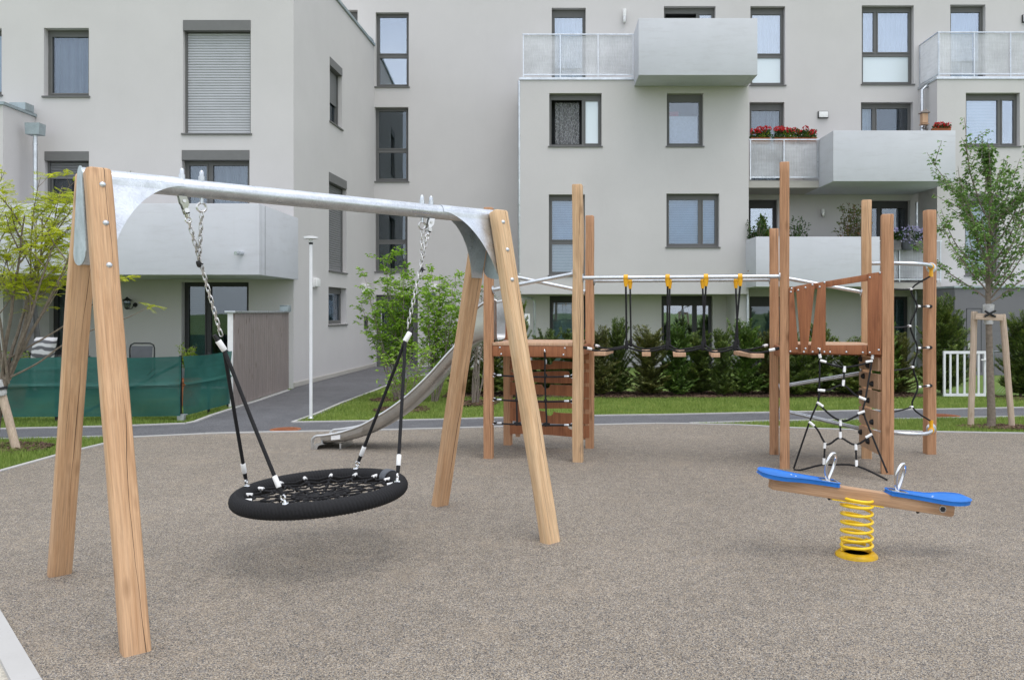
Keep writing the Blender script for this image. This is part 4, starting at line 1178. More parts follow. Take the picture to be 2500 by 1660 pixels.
def timber(p0, p1, w, d, mat, parent, name, xdir, rad=.014, wob=.0025, seed=0, cut=None, waist=0.0, topround=.008, label=None):
    """a sawn post from p0 to p1 (w along xdir, d across) with eased edges and slight irregularity; cut: foot trimmed level at z=cut"""
    p0, p1 = V(p0), V(p1); L = (p1 - p0).length; M = frame_matrix(p0, p1 - p0, xdir)
    m = MB(); n = max(10, int(L / .11)); r = random.Random(seed)
    sec = []
    for cx_, cy_, a0 in ((1, 1, 0), (-1, 1, 90), (-1, -1, 180), (1, -1, 270)):
        for k in range(4):
            a = math.radians(a0 + k * 30); sec.append((cx_ * (w / 2 - rad) + rad * math.cos(a), cy_ * (d / 2 - rad) + rad * math.sin(a)))
    zs = [0] + [L * (i + .0) / n for i in range(1, n)] + [L - topround, L - topround * .35, L]
    inv = M.inverted()
    for i, z in enumerate(zs):
        k = 1.0
        if z > L - topround * .5 and z < L: k = 1 - topround * .35 / (w / 2)
        if z == L: k = 1 - topround / (w / 2)
        ox = wob * 1.6 * noise.noise(V((z * 1.1, seed * 3.1, 0))); oy = wob * 1.6 * noise.noise(V((z * 1.1, seed * 3.1, 9)))
        for j, (x, y) in enumerate(sec):
            q = wob * noise.noise(V((z * 2.2, j * .5, seed * 1.7)))
            kk = k * (1 - waist * max(0, noise.noise(V((z * .8, seed, 4)))))
            px, py = x * kk + ox + q * (1 if x > 0 else -1), y * kk + oy + q * (1 if y > 0 else -1)
            zz_ = z
            if cut is not None and i == 0:
                # slide along local z until world z = cut
                base = M @ V((px, py, 0)); zz_ = (cut - base.z) / (M.to_3x3() @ V((0, 0, 1))).z
            m.v.append(V((px, py, zz_)))
    ns = len(sec)
    for i in range(len(zs) - 1):
        for j in range(ns): m.f.append((i * ns + j, i * ns + (j + 1) % ns, (i + 1) * ns + (j + 1) % ns, (i + 1) * ns + j))
    m.f.append(tuple(range(ns - 1, -1, -1))); m.f.append(tuple((len(zs) - 1) * ns + j for j in range(ns)))
    return m.build(name, M_[mat], parent, smooth=35, M=M, label=label)


def bolt(m, p, n, r=.014):
    m.lathe(p, [(r * 1.15, 0), (r * 1.1, r * .18), (r * .85, r * .55), (r * .45, r * .8), (.001, r * .88)], 10, n)


def sag(a, b, k=.04, n=8): a, b = V(a), V(b); return [a.lerp(b, i / n) - V((0, 0, k * 4 * (i / n) * (1 - i / n))) for i in range(n + 1)]


def smoothpath(pts, n=5):
    pts = [V(p) for p in pts]; out = []
    for i in range(len(pts) - 1):
        p0, p1, p2, p3 = pts[max(i - 1, 0)], pts[i], pts[i + 1], pts[min(i + 2, len(pts) - 1)]
        for k in range(n):
            t = k / n
            out.append(.5 * ((2 * p1) + (p2 - p0) * t + (2 * p0 - 5 * p1 + 4 * p2 - p3) * t * t + (3 * p1 - p0 - 3 * p2 + p3) * t ** 3))
    return out + [pts[-1]]


# ------------------------------------------------------------------ swing frame
Lm, Rm = V((-2.445, 4.305, 0)), V((-.417, 6.06, 0))
u = (Rm - Lm).normalized(); v = V((u.y, -u.x, 0)); BZ = 2.315
SW = thing('swing_frame', (Lm + Rm) / 2, 'big wooden A-frame swing stand with a galvanised tube beam', 'swing frame')
k = 0
for mid, sp_ in ((Lm, .755), (Rm, .69)):
    for sg in (1, -1):
        foot = mid + v * sg * sp_ + (u * sg * .03 if mid is Lm else u * 0); top = mid + v * sg * .099 + V((0, 0, BZ + .035))
        dirn = (foot - top).normalized()
        q0 = foot + dirn * .08
        if k == 2: mat = 'oak_pale'
        else: mat = 'oak'
        lg = timber(q0, top + (0 * u), .122, .092, mat, SW, 'leg', u, .018, .004, 20 + k, cut=-.02, topround=.014)
        bm_ = MB()
        for q in (.10, .315, .545):
            pt = top + dirn * q + u * (.012 if mid is Lm else -.004); n = (v * sg * math.cos(math.asin(-dirn.z) - math.pi / 2) + V((0, 0, .25))).normalized()
            nn = u.cross(dirn); nn = nn if nn.dot(v * sg) > 0 else -nn
            bolt(bm_, pt + nn * .045, nn, .015)
        bm_.build('bolt', M_['galv'], lg, smooth=50, split=1)
        k += 1
m = MB(); A, B = Lm + V((0, 0, BZ)) - u * .05, Rm + V((0, 0, BZ)) + u * .05
m.tube([A.lerp(B, i / 24) for i in range(25)], .0515, 24); m.build('beam', M_['galv'], SW, smooth=40)
# gussets: sheet bent over the tube, running down inside both legs, closed by an end plate
for mid, sg in ((Lm, 1), (Rm, -1)):
    uu = u * sg; o = mid + V((0, 0, BZ)) - uu * .045
    D, Ln, r0_ = .74, .51, .0525
    half = lambda z: r0_ + .002 + max(0, z - .03) * (.262)           # half width z below the beam axis
    m = MB()
    for side in (1, -1):
        rows = []
        for i in range(29):
            q = i / 28
            # arc from the tube (far) down to the leg (near)
            a = q * math.pi / 2
            s_ = .06 + (Ln - .06) * (1 - math.sin(a))
            z_ = D * (1 - math.cos(a))
            if z_ < .462: rows.append((s_, z_))
        # strips between the outer (plate) edge s=0 and the arc
        for i in range(len(rows) - 1):
            (s0, z0), (s1, z1) = rows[i], rows[i + 1]
            p = [o + v * side * half(z0) - V((0, 0, z0)), o + v * side * half(z0) - V((0, 0, z0)) + uu * s0,
                 o + v * side * half(z1) - V((0, 0, z1)) + uu * s1, o + v * side * half(z1) - V((0, 0, z1))]
            m.prism(p, v * side * .004)
    n = 14
    for i in range(n):                                                # the fold over the tube
        a0, a1 = math.pi * i / n, math.pi * (i + 1) / n
        e = lambda a, rr: v * math.cos(a) * rr + V((0, 0, math.sin(a) * rr))
        q0, q1 = e(a0, r0_ + .001), e(a1, r0_ + .001)
        m.prism([o + q0 - uu * .012, o + q0 + uu * Ln * .98, o + q1 + uu * Ln * .98, o + q1 - uu * .012], e((a0 + a1) / 2, .003))
    gp_ = m.build('gusset', M_['galv'], SW, smooth=50)
    m = MB(); pts = []
    for i in range(9): a = math.pi * i / 8; pts.append(v * math.cos(a) * (r0_ + .012) + V((0, 0, math.sin(a) * (r0_ + .012))))
    hb = half(.40) + .004
    for i in range(9): a = math.pi + math.pi * i / 8; pts.append(v * math.cos(a) * hb + V((0, 0, -.40 + math.sin(a) * hb * .45)))
    m.prism([o + q - uu * .012 for q in pts], -uu * .006); m.build('end_plate', M_['zinc'], SW)
# chain hangers
LH, RH = [.171, .212], [.803, .775]
bp = lambda t_: Lm.lerp(Rm, t_) + V((0, 0, BZ))
hm = MB()
for t_ in LH + RH:
    p = bp(t_); hm.lathe(p + V((0, 0, .045)), [(.018, 0), (.018, .03), (.013, .032), (.013, .055), (.007, .066)], 10); hm.tube([p + V((0, 0, .045)), p - V((0, 0, .085))], .011, 8)
hm.build('through_bolt', M_['galv'], SW, smooth=40, split=2)
def eyering(m, c, r=.026, t=.007, n=14, ax=u):
    ax = V(ax).normalized(); a = ax.orthogonal().normalized(); b = ax.cross(a)
    m.tube([c + (a * math.cos(2 * math.pi * i / n) + b * math.sin(2 * math.pi * i / n)) * r for i in range(n)], t, 7, closed=True)


# ------------------------------------------------------------------ nest seat with chains
Cc = V((-1.455, 5.17, .43)); Rr, rt = .508, .050
roll = math.radians(-2.9)
ax1 = V((math.cos(roll), 0, -math.sin(roll))); ax2 = V((0, 1, .0)); axn = ax1.cross(ax2).normalized()
NS = thing('nest_swing', (Cc.x, Cc.y, Cc.z), 'round black rope nest seat hanging from chains under the beam', 'nest swing')
rp = lambda a, rr, h=0: Cc + (ax1 * math.cos(a) + ax2 * math.sin(a)) * rr + axn * h
# rope-wound ring: helical ridges are modelled
m = MB(); nU, nV = 880, 18; turns = 146
for i in range(nU):
    a = 2 * math.pi * i / nU
    for j in range(nV):
        b = 2 * math.pi * j / nV
        rr = rt + .0022 * math.sin(a * turns + b * 4.0) + .0008 * math.sin(a * turns * 2 - b * 5.0)
        m.v.append(rp(a, Rr + math.cos(b) * rr, math.sin(b) * rr))
for i in range(nU):
    for j in range(nV):
        m.f.append((i * nV + j, ((i + 1) % nU) * nV + j, ((i + 1) % nU) * nV + (j + 1) % nV, i * nV + (j + 1) % nV))
m.build('ring', M_['rope'], NS, smooth=60)
m = MB()
for i in range(9):
    a = math.radians(38 + i * .95); eyes = [rp(a, Rr + math.cos(b) * (rt + .005), math.sin(b) * (rt + .005)) for b in [2 * math.pi * j / 16 for j in range(16)]]
    m.tube(eyes, .0055, 6, closed=True)
m.build('tape_binding', M_['tape'], NS, smooth=60)
# net: sixteen spokes and zigzag rings
net = MB(); NSP = 16; zc = lambda rr: .012 - .035 * (1 - (rr / Rr) ** 2)
rad_in = Rr - rt
for k in range(NSP):
    a = 2 * math.pi * (k + .3) / NSP
    net.tube([rp(a, rr, zc(rr)) for rr in (.02, .12, .22, .32, .41, rad_in)], .0072, 6)
for rr, am in ((.09, .0), (.17, .014), (.26, .024), (.345, .028), (.425, .024)):
    pts = []
    for k in range(NSP * 4):
        a = 2 * math.pi * (k + 1.2) / (NSP * 4); q = rr + am * (1 if k % 4 == 0 else (-1 if k % 4 == 2 else 0))
        pts.append(rp(a, q, zc(q) + .006))
    net.tube(pts, .0068, 6, closed=True)
for rr in (.17, .26, .345, .425):
    for k in range(NSP):
        a = 2 * math.pi * (k + .3) / NSP; p = rp(a, rr, zc(rr)); eyering(net, p, .009, .006, 8, (ax1 * math.cos(a) + ax2 * math.sin(a)))
net.build('seat_net', M_['rope'], NS, smooth=60)
m = MB()
for k in range(NSP):
    a = 2 * math.pi * (k + .3) / NSP
    m.tube([rp(a, rad_in - .032, zc(rad_in) + .006), rp(a, rad_in + .008, zc(rad_in) + .010)], .0125, 9)
m.build('net_ferrule', M_['white'], NS, smooth=40, split=1)
# chains, sleeves, ropes
SLV = {0: P(540, 843, 4.84), 1: P(995, 822, 5.52)}
def chain(m, a, b, pitch=.036, off=0):
    a, b = V(a), V(b); L = (b - a).length; n = max(2, round(L / pitch)); d = (b - a) / n; t_ = d.normalized()
    s1 = t_.orthogonal().normalized(); s2 = t_.cross(s1)
    for i in range(n):
        c = a + d * (i + .5); s = (s1 + s2).normalized() if (i + off) % 2 else (s1 - s2).normalized(); hl = pitch * .5 + .003; w = .0105; pts = []
        for q in range(12):
            an = 2 * math.pi * q / 12; pts.append(c + s * math.cos(an) * w + t_ * (math.sin(an) * w * .9 + (hl - w * .6 if math.sin(an) > 0 else -(hl - w * .6))))
        m.tube(pts, .0037, 6, closed=True)
angs = {0: (math.radians(172), math.radians(263)), 1: (math.radians(-4), math.radians(77))}
for side, tt in ((0, LH), (1, RH)):
    main, aux = bp(tt[0]) - V((0, 0, .085)), bp(tt[1]) - V((0, 0, .085))
    slv = SLV[side]; dv = (slv - main).normalized()
    br = MB()                                                         # swivel bracket
    pd = dv.cross(v).normalized() if abs(dv.dot(v)) < .9 else u
    for sg in (1, -1):
        c = main + v * sg * .013 + V((0, 0, .035))
        br.prism([c + u * .022, c - u * .022, c - u * .024 + dv * .045, c + dv * .105 - pd * .014, c + dv * .105 + pd * .014, c + u * .024 + dv * .045], v * sg * .005)
    b0_ = main + V((0, 0, .035)); br.tube([b0_ + dv * .03 - v * .024, b0_ + dv * .03 + v * .024], .010, 10); br.tube([b0_ + dv * .085 - v * .022, b0_ + dv * .085 + v * .022], .014, 12); br.tube([b0_ + dv * .095, b0_ + dv * .125], .013, 10); eyering(br, b0_ + dv * .140, .016, .006, 12, v)
    br.build('swivel_bracket', M_['chain'], NS, smooth=40)
    e = MB(); eyering(e, aux - V((0, 0, .02)), .026, .0075, 14, v); e.build('eye_bolt', M_['chain'], NS, smooth=50)
    join = main + dv * ((slv - main).length * .42)
    c = MB(); chain(c, main + V((0, 0, .035)) + dv * .150, slv + V((0, 0, .06)) - dv * .0); chain(c, aux - V((0, 0, .045)), join, off=1); c.build('chain', M_['chain'], NS, smooth=60)
    c = MB(); c.lathe(join, [(.012, -.02), (.016, -.008), (.014, .012), (.006, .02)], 8, dv); c.box(join + V((.015, -.01, 0)), (.03, .006, .008)); c.build('cable_tie', M_['black'], NS)
    dn = (Cc - slv).normalized(); 
    c = MB(); c.lathe(slv + dn * .0, [(.017, -.034), (.0185, -.031), (.0185, .034), (.016, .038)], 14, dn); c.build('sleeve', M_['white'], NS, smooth=40)
    c = MB(); c.tube([slv - dn * .075, slv - dn * .03], [.012, .016], 10); c.build('thimble', M_['black'], NS, smooth=40)
    for a in angs[side]:
        rpm, fe, sh = MB(), MB(), MB()
        top = rp(a, Rr, rt + .0); dd = (slv - top).normalized(); st = slv + dn * .03
        rpm.tube([st, st.lerp(top + dd * .1, .5) - V((0, 0, .006)), top + dd * .10], .0115, 9)
        rpm.tube([top + dd * .10, top + dd * .055], [.014, .012], 8)
        fe.lathe(top + dd * .135, [(.014, -.035), (.0155, -.032), (.0155, .034), (.013, .038)], 12, dd)
        eyering(sh, top + dd * .035, .016, .006, 10, dd.cross(V((0, 0, 1)))); sh.tube([top - dd * .01, top + dd * .022], .009, 8); sh.lathe(top - axn * .004, [(.022, 0), (.02, .008)], 10, axn)
        rpm.build('rope', M_['rope'], NS, smooth=50); fe.build('ferrule', M_['white'], NS, smooth=40); sh.build('shackle', M_['chrome'], NS, smooth=50)

# ------------------------------------------------------------------ slide tower
PW = .098
DZ = 1.262                                                            # deck height of both towers
P1, P2, P3, P4 = V((-.612, 8.69, 0)), V((.354, 8.50, 0)), V((.528, 9.34, 0)), V((-.443, 9.57, 0))
TA = thing('play_tower', (P1 + P2 + P3 + P4) / 4, 'wooden slide tower of four tall posts with a low deck and red boards', 'play tower')
ex = (P2 - P1).normalized(); ey = V((-ex.y, ex.x, 0))
for i, (p, h, w, mt) in enumerate(((P1, 2.73, .096, 'larch'), (P2, 2.95, .108, 'oak_stained'), (P3, 2.72, .096, 'larch'), (P4, 2.40, .094, 'larch'))):
    po = timber(p - V((0, 0, .05)), p + V((0, 0, h)), w, w, mt, TA, 'post', ex, .012, .003 if i != 1 else .0055, 40 + i, waist=.07 if i == 1 else 0)


def plankset(m, a, b, c, d, n, th, gap=.006):
    """n boards side by side from edge a-b to edge d-c"""
    for k in range(n):
        s0, s1 = k / n, (k + 1) / n
        q = [a.lerp(d, s0), b.lerp(c, s0), b.lerp(c, s1), a.lerp(d, s1)]; gv_ = (d - a).normalized() * gap / 2
        q[0] += gv_; q[1] += gv_; q[2] -= gv_; q[3] -= gv_
        m.prism(q, (0, 0, th))


def corner(p, dx, dy): return p + ex * dx + ey * dy


zd = V((0, 0, DZ - .032))
m = MB(); e = PW / 2 + .004
plankset(m, P1 + ex * e + zd - ey * .045, P2 - ex * e + zd - ey * .045, P3 - ex * e + zd + ey * .045, P4 + ex * e + zd + ey * .045, 9, .032); m.build('deck', M_['plank'], TA, bevel=.003)
m = MB(); hh = .115
for a, b, sg in ((P1, P2, -1), (P4, P3, 1)):
    d_ = (b - a).normalized(); n_ = V((d_.y, -d_.x, 0)) * (1 if sg < 0 else -1)
    m.prism([a + d_ * .115 + n_ * .008 + V((0, 0, DZ - .034 - hh)), b - d_ * .115 + n_ * .008 + V((0, 0, DZ - .034 - hh)), b - d_ * .115 + n_ * .008 + V((0, 0, DZ - .034)), a + d_ * .115 + n_ * .008 + V((0, 0, DZ - .034))], n_ * .03)
for a, b in ((P1, P4), (P2, P3)):
    d_ = (b - a).normalized(); n_ = V((-d_.y, d_.x, 0)) * (1 if a is P1 else -1)
    m.prism([a + d_ * .05 + n_ * -.02 + V((0, 0, DZ - .034 - hh)), b - d_ * .05 + n_ * -.02 + V((0, 0, DZ - .034 - hh)), b - d_ * .05 + n_ * -.02 + V((0, 0, DZ - .034)), a + d_ * .05 + n_ * -.02 + V((0, 0, DZ - .034))], n_ * .03)
m.build('fascia', M_['board'], TA, bevel=.004)
m = MB()
for a, s in ((P1, 1), (P2, -1)):
    m.box(a + ex * s * .082 + V((0, 0, DZ - .034 - hh / 2)) - ey * .012, (.062, .05, hh), Matrix.Rotation(math.atan2(ex.y, ex.x), 3, 'Z'))
m.build('corner_block', M_['board'], TA, bevel=.003, split=1)
m = MB()
for a, s in ((P1, 1), (P2, -1)):
    for z, o_ in ((DZ - .055, .135), (DZ - .125, .15)): bolt(m, a + ex * s * o_ - ey * .040 + V((0, 0, z)), -ey, .010)
m.build('bolt', M_['galv'], TA, smooth=50, split=1)
# climbing wall of shaped boards at the back
yb_ = ey * -.055
spans = [(.135, .258), (.285, .418), (.452, .555), (.605, .735), (.762, .885), (.918, 1.012), (1.045, 1.13)]
for k, (z0, z1) in enumerate(spans):
    a, b = P4 + ex * .04 + yb_, P3 - ex * .0 + yb_; L = (b - a).length; d_ = (b - a).normalized()
    tl = (.012, -.018, .010, -.02, .006, -.012, .014)[k]; hx = (.78, .50, .83, .46, .80, .50, .84)[k] * L; hr = (.052, .052, .045, .050, .052, .045, .036)[k]
    top = []
    for i in range(25):
        x = L * i / 24; top.append((x, z1 + tl * (x / L - .5) * 2 + .008 * math.sin(x * 6 + k)))
    cut = []
    for x, z in top:
        dx = abs(x - hx)
        cut.append((x, z - (math.sqrt(max(hr * hr - dx * dx, 0)) if dx < hr else 0)))
    # finer points around the grip hole
    pts = [(x, z) for x, z in cut if abs(x - hx) > hr * 1.05]
    arc = [(hx + hr * math.cos(math.pi + math.pi * i / 10), z1 + tl * (hx / L - .5) * 2 + hr * math.sin(math.pi + math.pi * i / 10)) for i in range(11)]
    pts = sorted(pts + arc)
    mb = MB()
    for i in range(len(pts) - 1):
        (xa_, za_), (xb_, zb_) = pts[i], pts[i + 1]
        if xb_ - xa_ < 1e-5: continue
        bz = lambda x: z0 + (.01 * math.sin(x * 5 + k * 2))
        mb.prism([a + d_ * xa_ + V((0, 0, bz(xa_))), a + d_ * xb_ + V((0, 0, bz(xb_))), a + d_ * xb_ + V((0, 0, zb_)), a + d_ * xa_ + V((0, 0, za_))], ey * .028)
    mb.build('climbing_board', M_['board'], TA)
m = MB()
for z in (1,):
    a, b = P4 + ex * .10, P3 - ex * .08
    for s in (a, b): m.prism([s + ey * -.026 + V((0, 0, .10)), s + ex * .05 + ey * -.026 + V((0, 0, .10)), s + ex * .05 + ey * -.026 + V((0, 0, DZ - .16)), s + ey * -.026 + V((0, 0, DZ - .16))], ey * .04)
m.build('batten', M_['larch'], TA, split=1)


def flange(m, p, n, r=.05):
    m.lathe(p, [(r, 0), (r, .006), (r * .55, .012)], 16, n)


def bars(parent, segs, name='bar', r=.0215):
    out = []
    for a, b in segs:
        a, b = V(a), V(b); m = MB(); m.tube([a, b], r, 12)
        d_ = (b - a).normalized()
        o = m.build(name, M_['galv'], parent, smooth=40)
        m = MB(); flange(m, a, d_); flange(m, b, -d_); m.build('flange', M_['galv'], o, smooth=40, split=1); out.append(o)
    return out


off = PW / 2
bars(TA, [(P1 + ex * off + V((0, 0, 1.835)), P2 - ex * off + V((0, 0, 2.0))), (P4 + ex * off + V((0, 0, 2.02)), P3 - ex * off + V((0, 0, 1.83)))])
# entry side boards beside the slide
m = MB()
mid = (P1 + P4) / 2; d_ = (P4 - P1).normalized(); nn_ = V((-d_.y, d_.x, 0))
for s in (-.37, .37): m.prism([mid + d_ * (s - .06) + V((0, 0, DZ)), mid + d_ * (s + .06) + V((0, 0, DZ)), mid + d_ * (s + .06) + V((0, 0, 1.86)), mid + d_ * (s - .06) + V((0, 0, 1.86))], nn_ * .028)
m.build('entry_board', M_['board'], TA, bevel=.004, split=1)
# net at the front of the slide tower
t = thing('climbing_net', (P1 + P2) / 2 - ey * .02, 'square black rope net on the front of the slide tower', 'climbing net')
m, fe, ey_ = MB(), MB(), MB(); yy = -ey * .005
N = lambda x, z: P1.lerp(P2, (x - 1201) / (1398 - 1201) * (1 - 2 * off / (P2 - P1).length) + off / (P2 - P1).length) + yy + V((0, 0, z))
zr = [.905, .64, .385]
for z in zr:
    m.tube(sag(N(1203, z), N(1396, z), .012), .0095, 8)
    for x, s in ((1201, 1), (1398, -1)):
        fe.lathe(N(x + s * 16, z), [(.012, -.026), (.013, -.024), (.013, .024), (.012, .026)], 10, ex); eyering(ey_, N(x + s * 2.5, z), .018, .006, 10, ey)
        m.tube([N(x + s * 3, z), N(x + s * 10, z)], .014, 8)
m.tube([N(1331, DZ - .10) - ey * .06, N(1331, DZ - .16) - ey * .03, N(1329, zr[0]), N(1331, zr[1]), N(1334, zr[2])], .0095, 8)
m.tube([N(1258, DZ - .16), N(1259, zr[0]), N(1260, zr[1]), N(1261, zr[2])], .0095, 8)
fe.lathe(N(1331, DZ - .205), [(.013, -.026), (.014, -.024), (.014, .024), (.013, .026)], 10); eyering(ey_, N(1331, DZ - .085) - ey * .05, .018, .006, 10, ex)
for x in (1260, 1331):
    for z in zr: m.lathe(N(x, z), [(.010, -.022), (.018, -.012), (.018, .012), (.010, .022)], 8)
    m.box(N(x + 2, zr[2]), (.075, .03, .03))
m.build('rope', M_['rope'], t, smooth=50); fe.build('ferrule', M_['galv'], t, smooth=40, split=1); ey_.build('eye_bolt', M_['chrome'], t, smooth=50, split=1)

# ------------------------------------------------------------------ slide
SA, SB = V((-.50, 9.14, 0)), V((-2.80, 9.50, 0)); sd = (SB - SA).normalized(); sn = V((sd.y, -sd.x, 0))
if sn.y > 0: sn = -sn                                                  # towards the camera
prof = smoothpath([V((0, 0, DZ + .012)), V((.20, 0, DZ + .0)), V((.36, 0, 1.165)), V((.56, 0, .965)), V((.80, 0, .705)), V((1.05, 0, .475)), V((1.30, 0, .295)), V((1.56, 0, .160)), V((1.81, 0, .090)), V((2.0, 0, .066)), V((2.085, 0, .062))], 6)
wall_h = lambda s: .088 + .07 * max(0, min(1, (2.2 - s) / .8)) + .29 * max(0, 1 - (s / .48) ** 2)
SLD = thing('slide', (SA + SB) / 2, 'stainless steel slide running down to the left from the tower deck', 'slide')
hw = .235
m = MB(); sec_n = 0
for i, q in enumerate(prof):
    c = SA + sd * q.x; h_ = wall_h(q.x); row = []
    for sg in (1, -1):
        seq = [(hw + .012, h_), (hw + .004, h_ * .5), (hw, .07), (hw - .016, .025), (hw - .05, .006), (0, 0)]
        if sg < 0: seq = seq[::-1][1:]
        row += [c + sn * sg * a + V((0, 0, q.z + b)) for a, b in seq]
    sec_n = len(row); m.v += row
for i in range(len(prof) - 1):
    for j in range(sec_n - 1): m.f.append((i * sec_n + j, i * sec_n + j + 1, (i + 1) * sec_n + j + 1, (i + 1) * sec_n + j))
m.build('chute', M_['steel'], SLD, smooth=50)
m = MB()
for sg in (1, -1):
    rim = [SA + sd * q.x + sn * sg * (hw + .012) + V((0, 0, q.z + wall_h(q.x))) for q in prof]
    end = rim[-1]; rim += [end + sd * .05 - V((0, 0, .006)), end + sd * .085 - V((0, 0, .03)), end + sd * .10 - V((0, 0, .07)), end + sd * .10 - V((0, 0, .165))]
    st = rim[0]; rim = [st - V((0, 0, .012))] + rim[1:]
    m.tube(smoothpath(rim, 3), .0165, 10)
m.build('rim', M_['steel'], SLD, smooth=50, split=1)
m = MB(); e = prof[-1]                                                 # curled outrun and its foot
cu = [V((e.x, 0, e.z)), V((e.x + .04, 0, e.z - .002)), V((e.x + .075, 0, e.z - .015)), V((e.x + .095, 0, e.z - .04)), V((e.x + .10, 0, -.01))]
cu = smoothpath(cu, 4)
m.grid(lambda s, tt: SA + sd * cu[int(round(tt * (len(cu) - 1)))].x + sn * (hw + .012) * (2 * s - 1) + V((0, 0, cu[int(round(tt * (len(cu) - 1)))].z)), 4, len(cu) - 1)
for sg in (1, -1):
    for i in range(len(cu) - 1):
        a, b = cu[i], cu[i + 1]; ha = wall_h(2.2) * (1 - i / (len(cu) - 1)) ; hb = wall_h(2.2) * (1 - (i + 1) / (len(cu) - 1))
        q = lambda p, h: SA + sd * p.x + sn * sg * (hw + .012) + V((0, 0, max(p.z + h * .2, -.01)))
        m.prism([q(a, ha), q(b, hb), q(b, 0) - sd * .06, q(a, 0) - sd * .06], sn * sg * .004)
m.build('outrun', M_['steel'], SLD, smooth=50)
m = MB(); q = SA + sd * (e.x - .22)
m.prism([q - sn * .17 + V((0, 0, -.02)), q + sn * .17 + V((0, 0, -.02)), q + sn * .17 + V((0, 0, .066)), q - sn * .17 + V((0, 0, .066))], sd * .02); m.build('foot', M_['steel'], SLD)
m = MB(); q = SA + sd * 1.84 + sn * (hw + .0165) + V((0, 0, .145)); tn = math.atan2(.13, -1)
m.prism([q + sd * .0 + V((0, 0, .035)), q + sd * .11 + V((0, 0, .018)), q + sd * .113 + V((0, 0, -.03)), q + sd * .0 + V((0, 0, -.016))], sn * .002); m.build('sticker', M_['white'], SLD)
m = MB()
m.tube([SA + sd * .02 + sn * .2 + V((0, 0, DZ - .02)), SA - sd * .06 + sn * .2 + V((0, 0, DZ - .02))], .02, 8); m.tube([SA + sd * .02 - sn * .2 + V((0, 0, DZ - .02)), SA - sd * .06 - sn * .2 + V((0, 0, DZ - .02))], .02, 8); m.build('fixing', M_['galv'], SLD, split=1)

# ------------------------------------------------------------------ net tower
Q1, Q2, Q3, Q4, Q5 = V((2.575, 8.94, 0)), V((2.45, 8.14, 0)), V((3.51, 8.69, 0)), V((3.385, 7.87, 0)), V((4.33, 8.96, 0))
TB = thing('play_tower', (Q1 + Q2 + Q3 + Q4) / 4, 'wooden net tower with a red slatted guard and posts of unequal height', 'play tower')
fx = (Q4 - Q2).normalized(); fy = V((-fx.y, fx.x, 0))
for i, (p, h, w, mt) in enumerate(((Q1, 2.525, .10, 'larch'), (Q2, 3.12, .096, 'larch'), (Q3, 2.81, .10, 'oak'), (Q4, 2.555, .112, 'larch'))):
    timber(p - V((0, 0, .05)), p + V((0, 0, h)), w, w, mt, TB, 'post', fx, .014, .003, 60 + i)
m = MB(); plankset(m, Q2 + fx * .055 - fy * .03 + zd, Q4 - fx * .06 - fy * .03 + zd, Q3 - fx * .06 + fy * .04 + zd, Q1 + fx * .055 + fy * .04 + zd, 8, .032); m.build('deck', M_['plank'], TB, bevel=.003)
m = MB()
for a, b in ((Q2, Q1), (Q4, Q3), (Q1, Q3)):
    d_ = (b - a).normalized(); n_ = V((-d_.y, d_.x, 0))
    m.prism([a + d_ * .055 + n_ * -.02 + V((0, 0, DZ - .034 - .11)), b - d_ * .055 + n_ * -.02 + V((0, 0, DZ - .034 - .11)), b - d_ * .055 + n_ * -.02 + V((0, 0, DZ - .034)), a + d_ * .055 + n_ * -.02 + V((0, 0, DZ - .034))], n_ * .03)
m.build('joist', M_['board'], TB, bevel=.003, split=1)
FQ = Face(Q2, Q4 - Q2)
def zq(zx, zy, sy=380, sc=.268):                                       # measured on the guard plane
    return FQ.pix(1840 + zx * .268, sy + zy * .268)
def board(name, pts, d0, d1, parent=None, mat='board'):
    m = MB(); m.prism([FQ.p(uu_, z, d0) for uu_, z in pts], FQ.n * (d1 - d0)); return m.build(name, M_[mat], parent or TB, bevel=.004)
lo = lambda zx, zy: zq(zx, zy, 780)
board('fascia', [lo(322, 306), lo(1030, 318), lo(1030, 232), lo(655, 232), lo(322, 226)], .012, .040)
board('guard_board', [lo(320, 300), lo(408, 296), zq(366, 1250), zq(366, 1196), zq(322, 1206)], .041, .063)
board('guard_board', [lo(430, 300), lo(488, 301), zq(552, 1222), zq(552, 1160), zq(386, 1190), zq(386, 1252)], .041, .063)
board('guard_board', [lo(512, 300), lo(652, 306), zq(655, 1150), zq(580, 1166), zq(580, 1200)], .041, .063)
board('guard_board', [lo(1034, 312), lo(1158, 320), zq(1166, 1060), zq(1034, 1078)], .020, .052)
board('top_rail', [zq(318, 1252), zq(1040, 1142), zq(1040, 1082), zq(318, 1203)], .014, .038)
m = MB()
for zx, zy, s in ((333, 288, 780), (390, 262, 780), (455, 292, 780), (470, 262, 780), (535, 292, 780), (586, 262, 780), (640, 292, 780), (693, 294, 780), (841, 294, 780), (990, 298, 780), (1052, 298, 780), (1133, 275, 780),
                  (345, 1213, 380), (338, 1243, 380), (404, 1227, 380), (470, 1204, 380), (533, 1178, 380), (598, 1198, 380), (642, 1158, 380), (1053, 1112, 380), (1145, 1070, 380)):
    a, z = zq(zx, zy, s); bolt(m, FQ.p(a, z, .063 if zx < 660 else .052 if zx > 1034 else .040), FQ.n, .0095)
m.build('bolt', M_['galv'], TB, smooth=50, split=1)
bars(TB, [(Q1 + fx * .05 + V((0, 0, 1.985)), Q3 - fx * .05 + V((0, 0, 1.81))), (Q1 + fx * .05 + V((0, 0, .755)), Q3 - fx * .05 + V((0, 0, .925))), (Q1 + fx * .05 + V((0, 0, .50)), Q3 - fx * .05 + V((0, 0, .315)))])
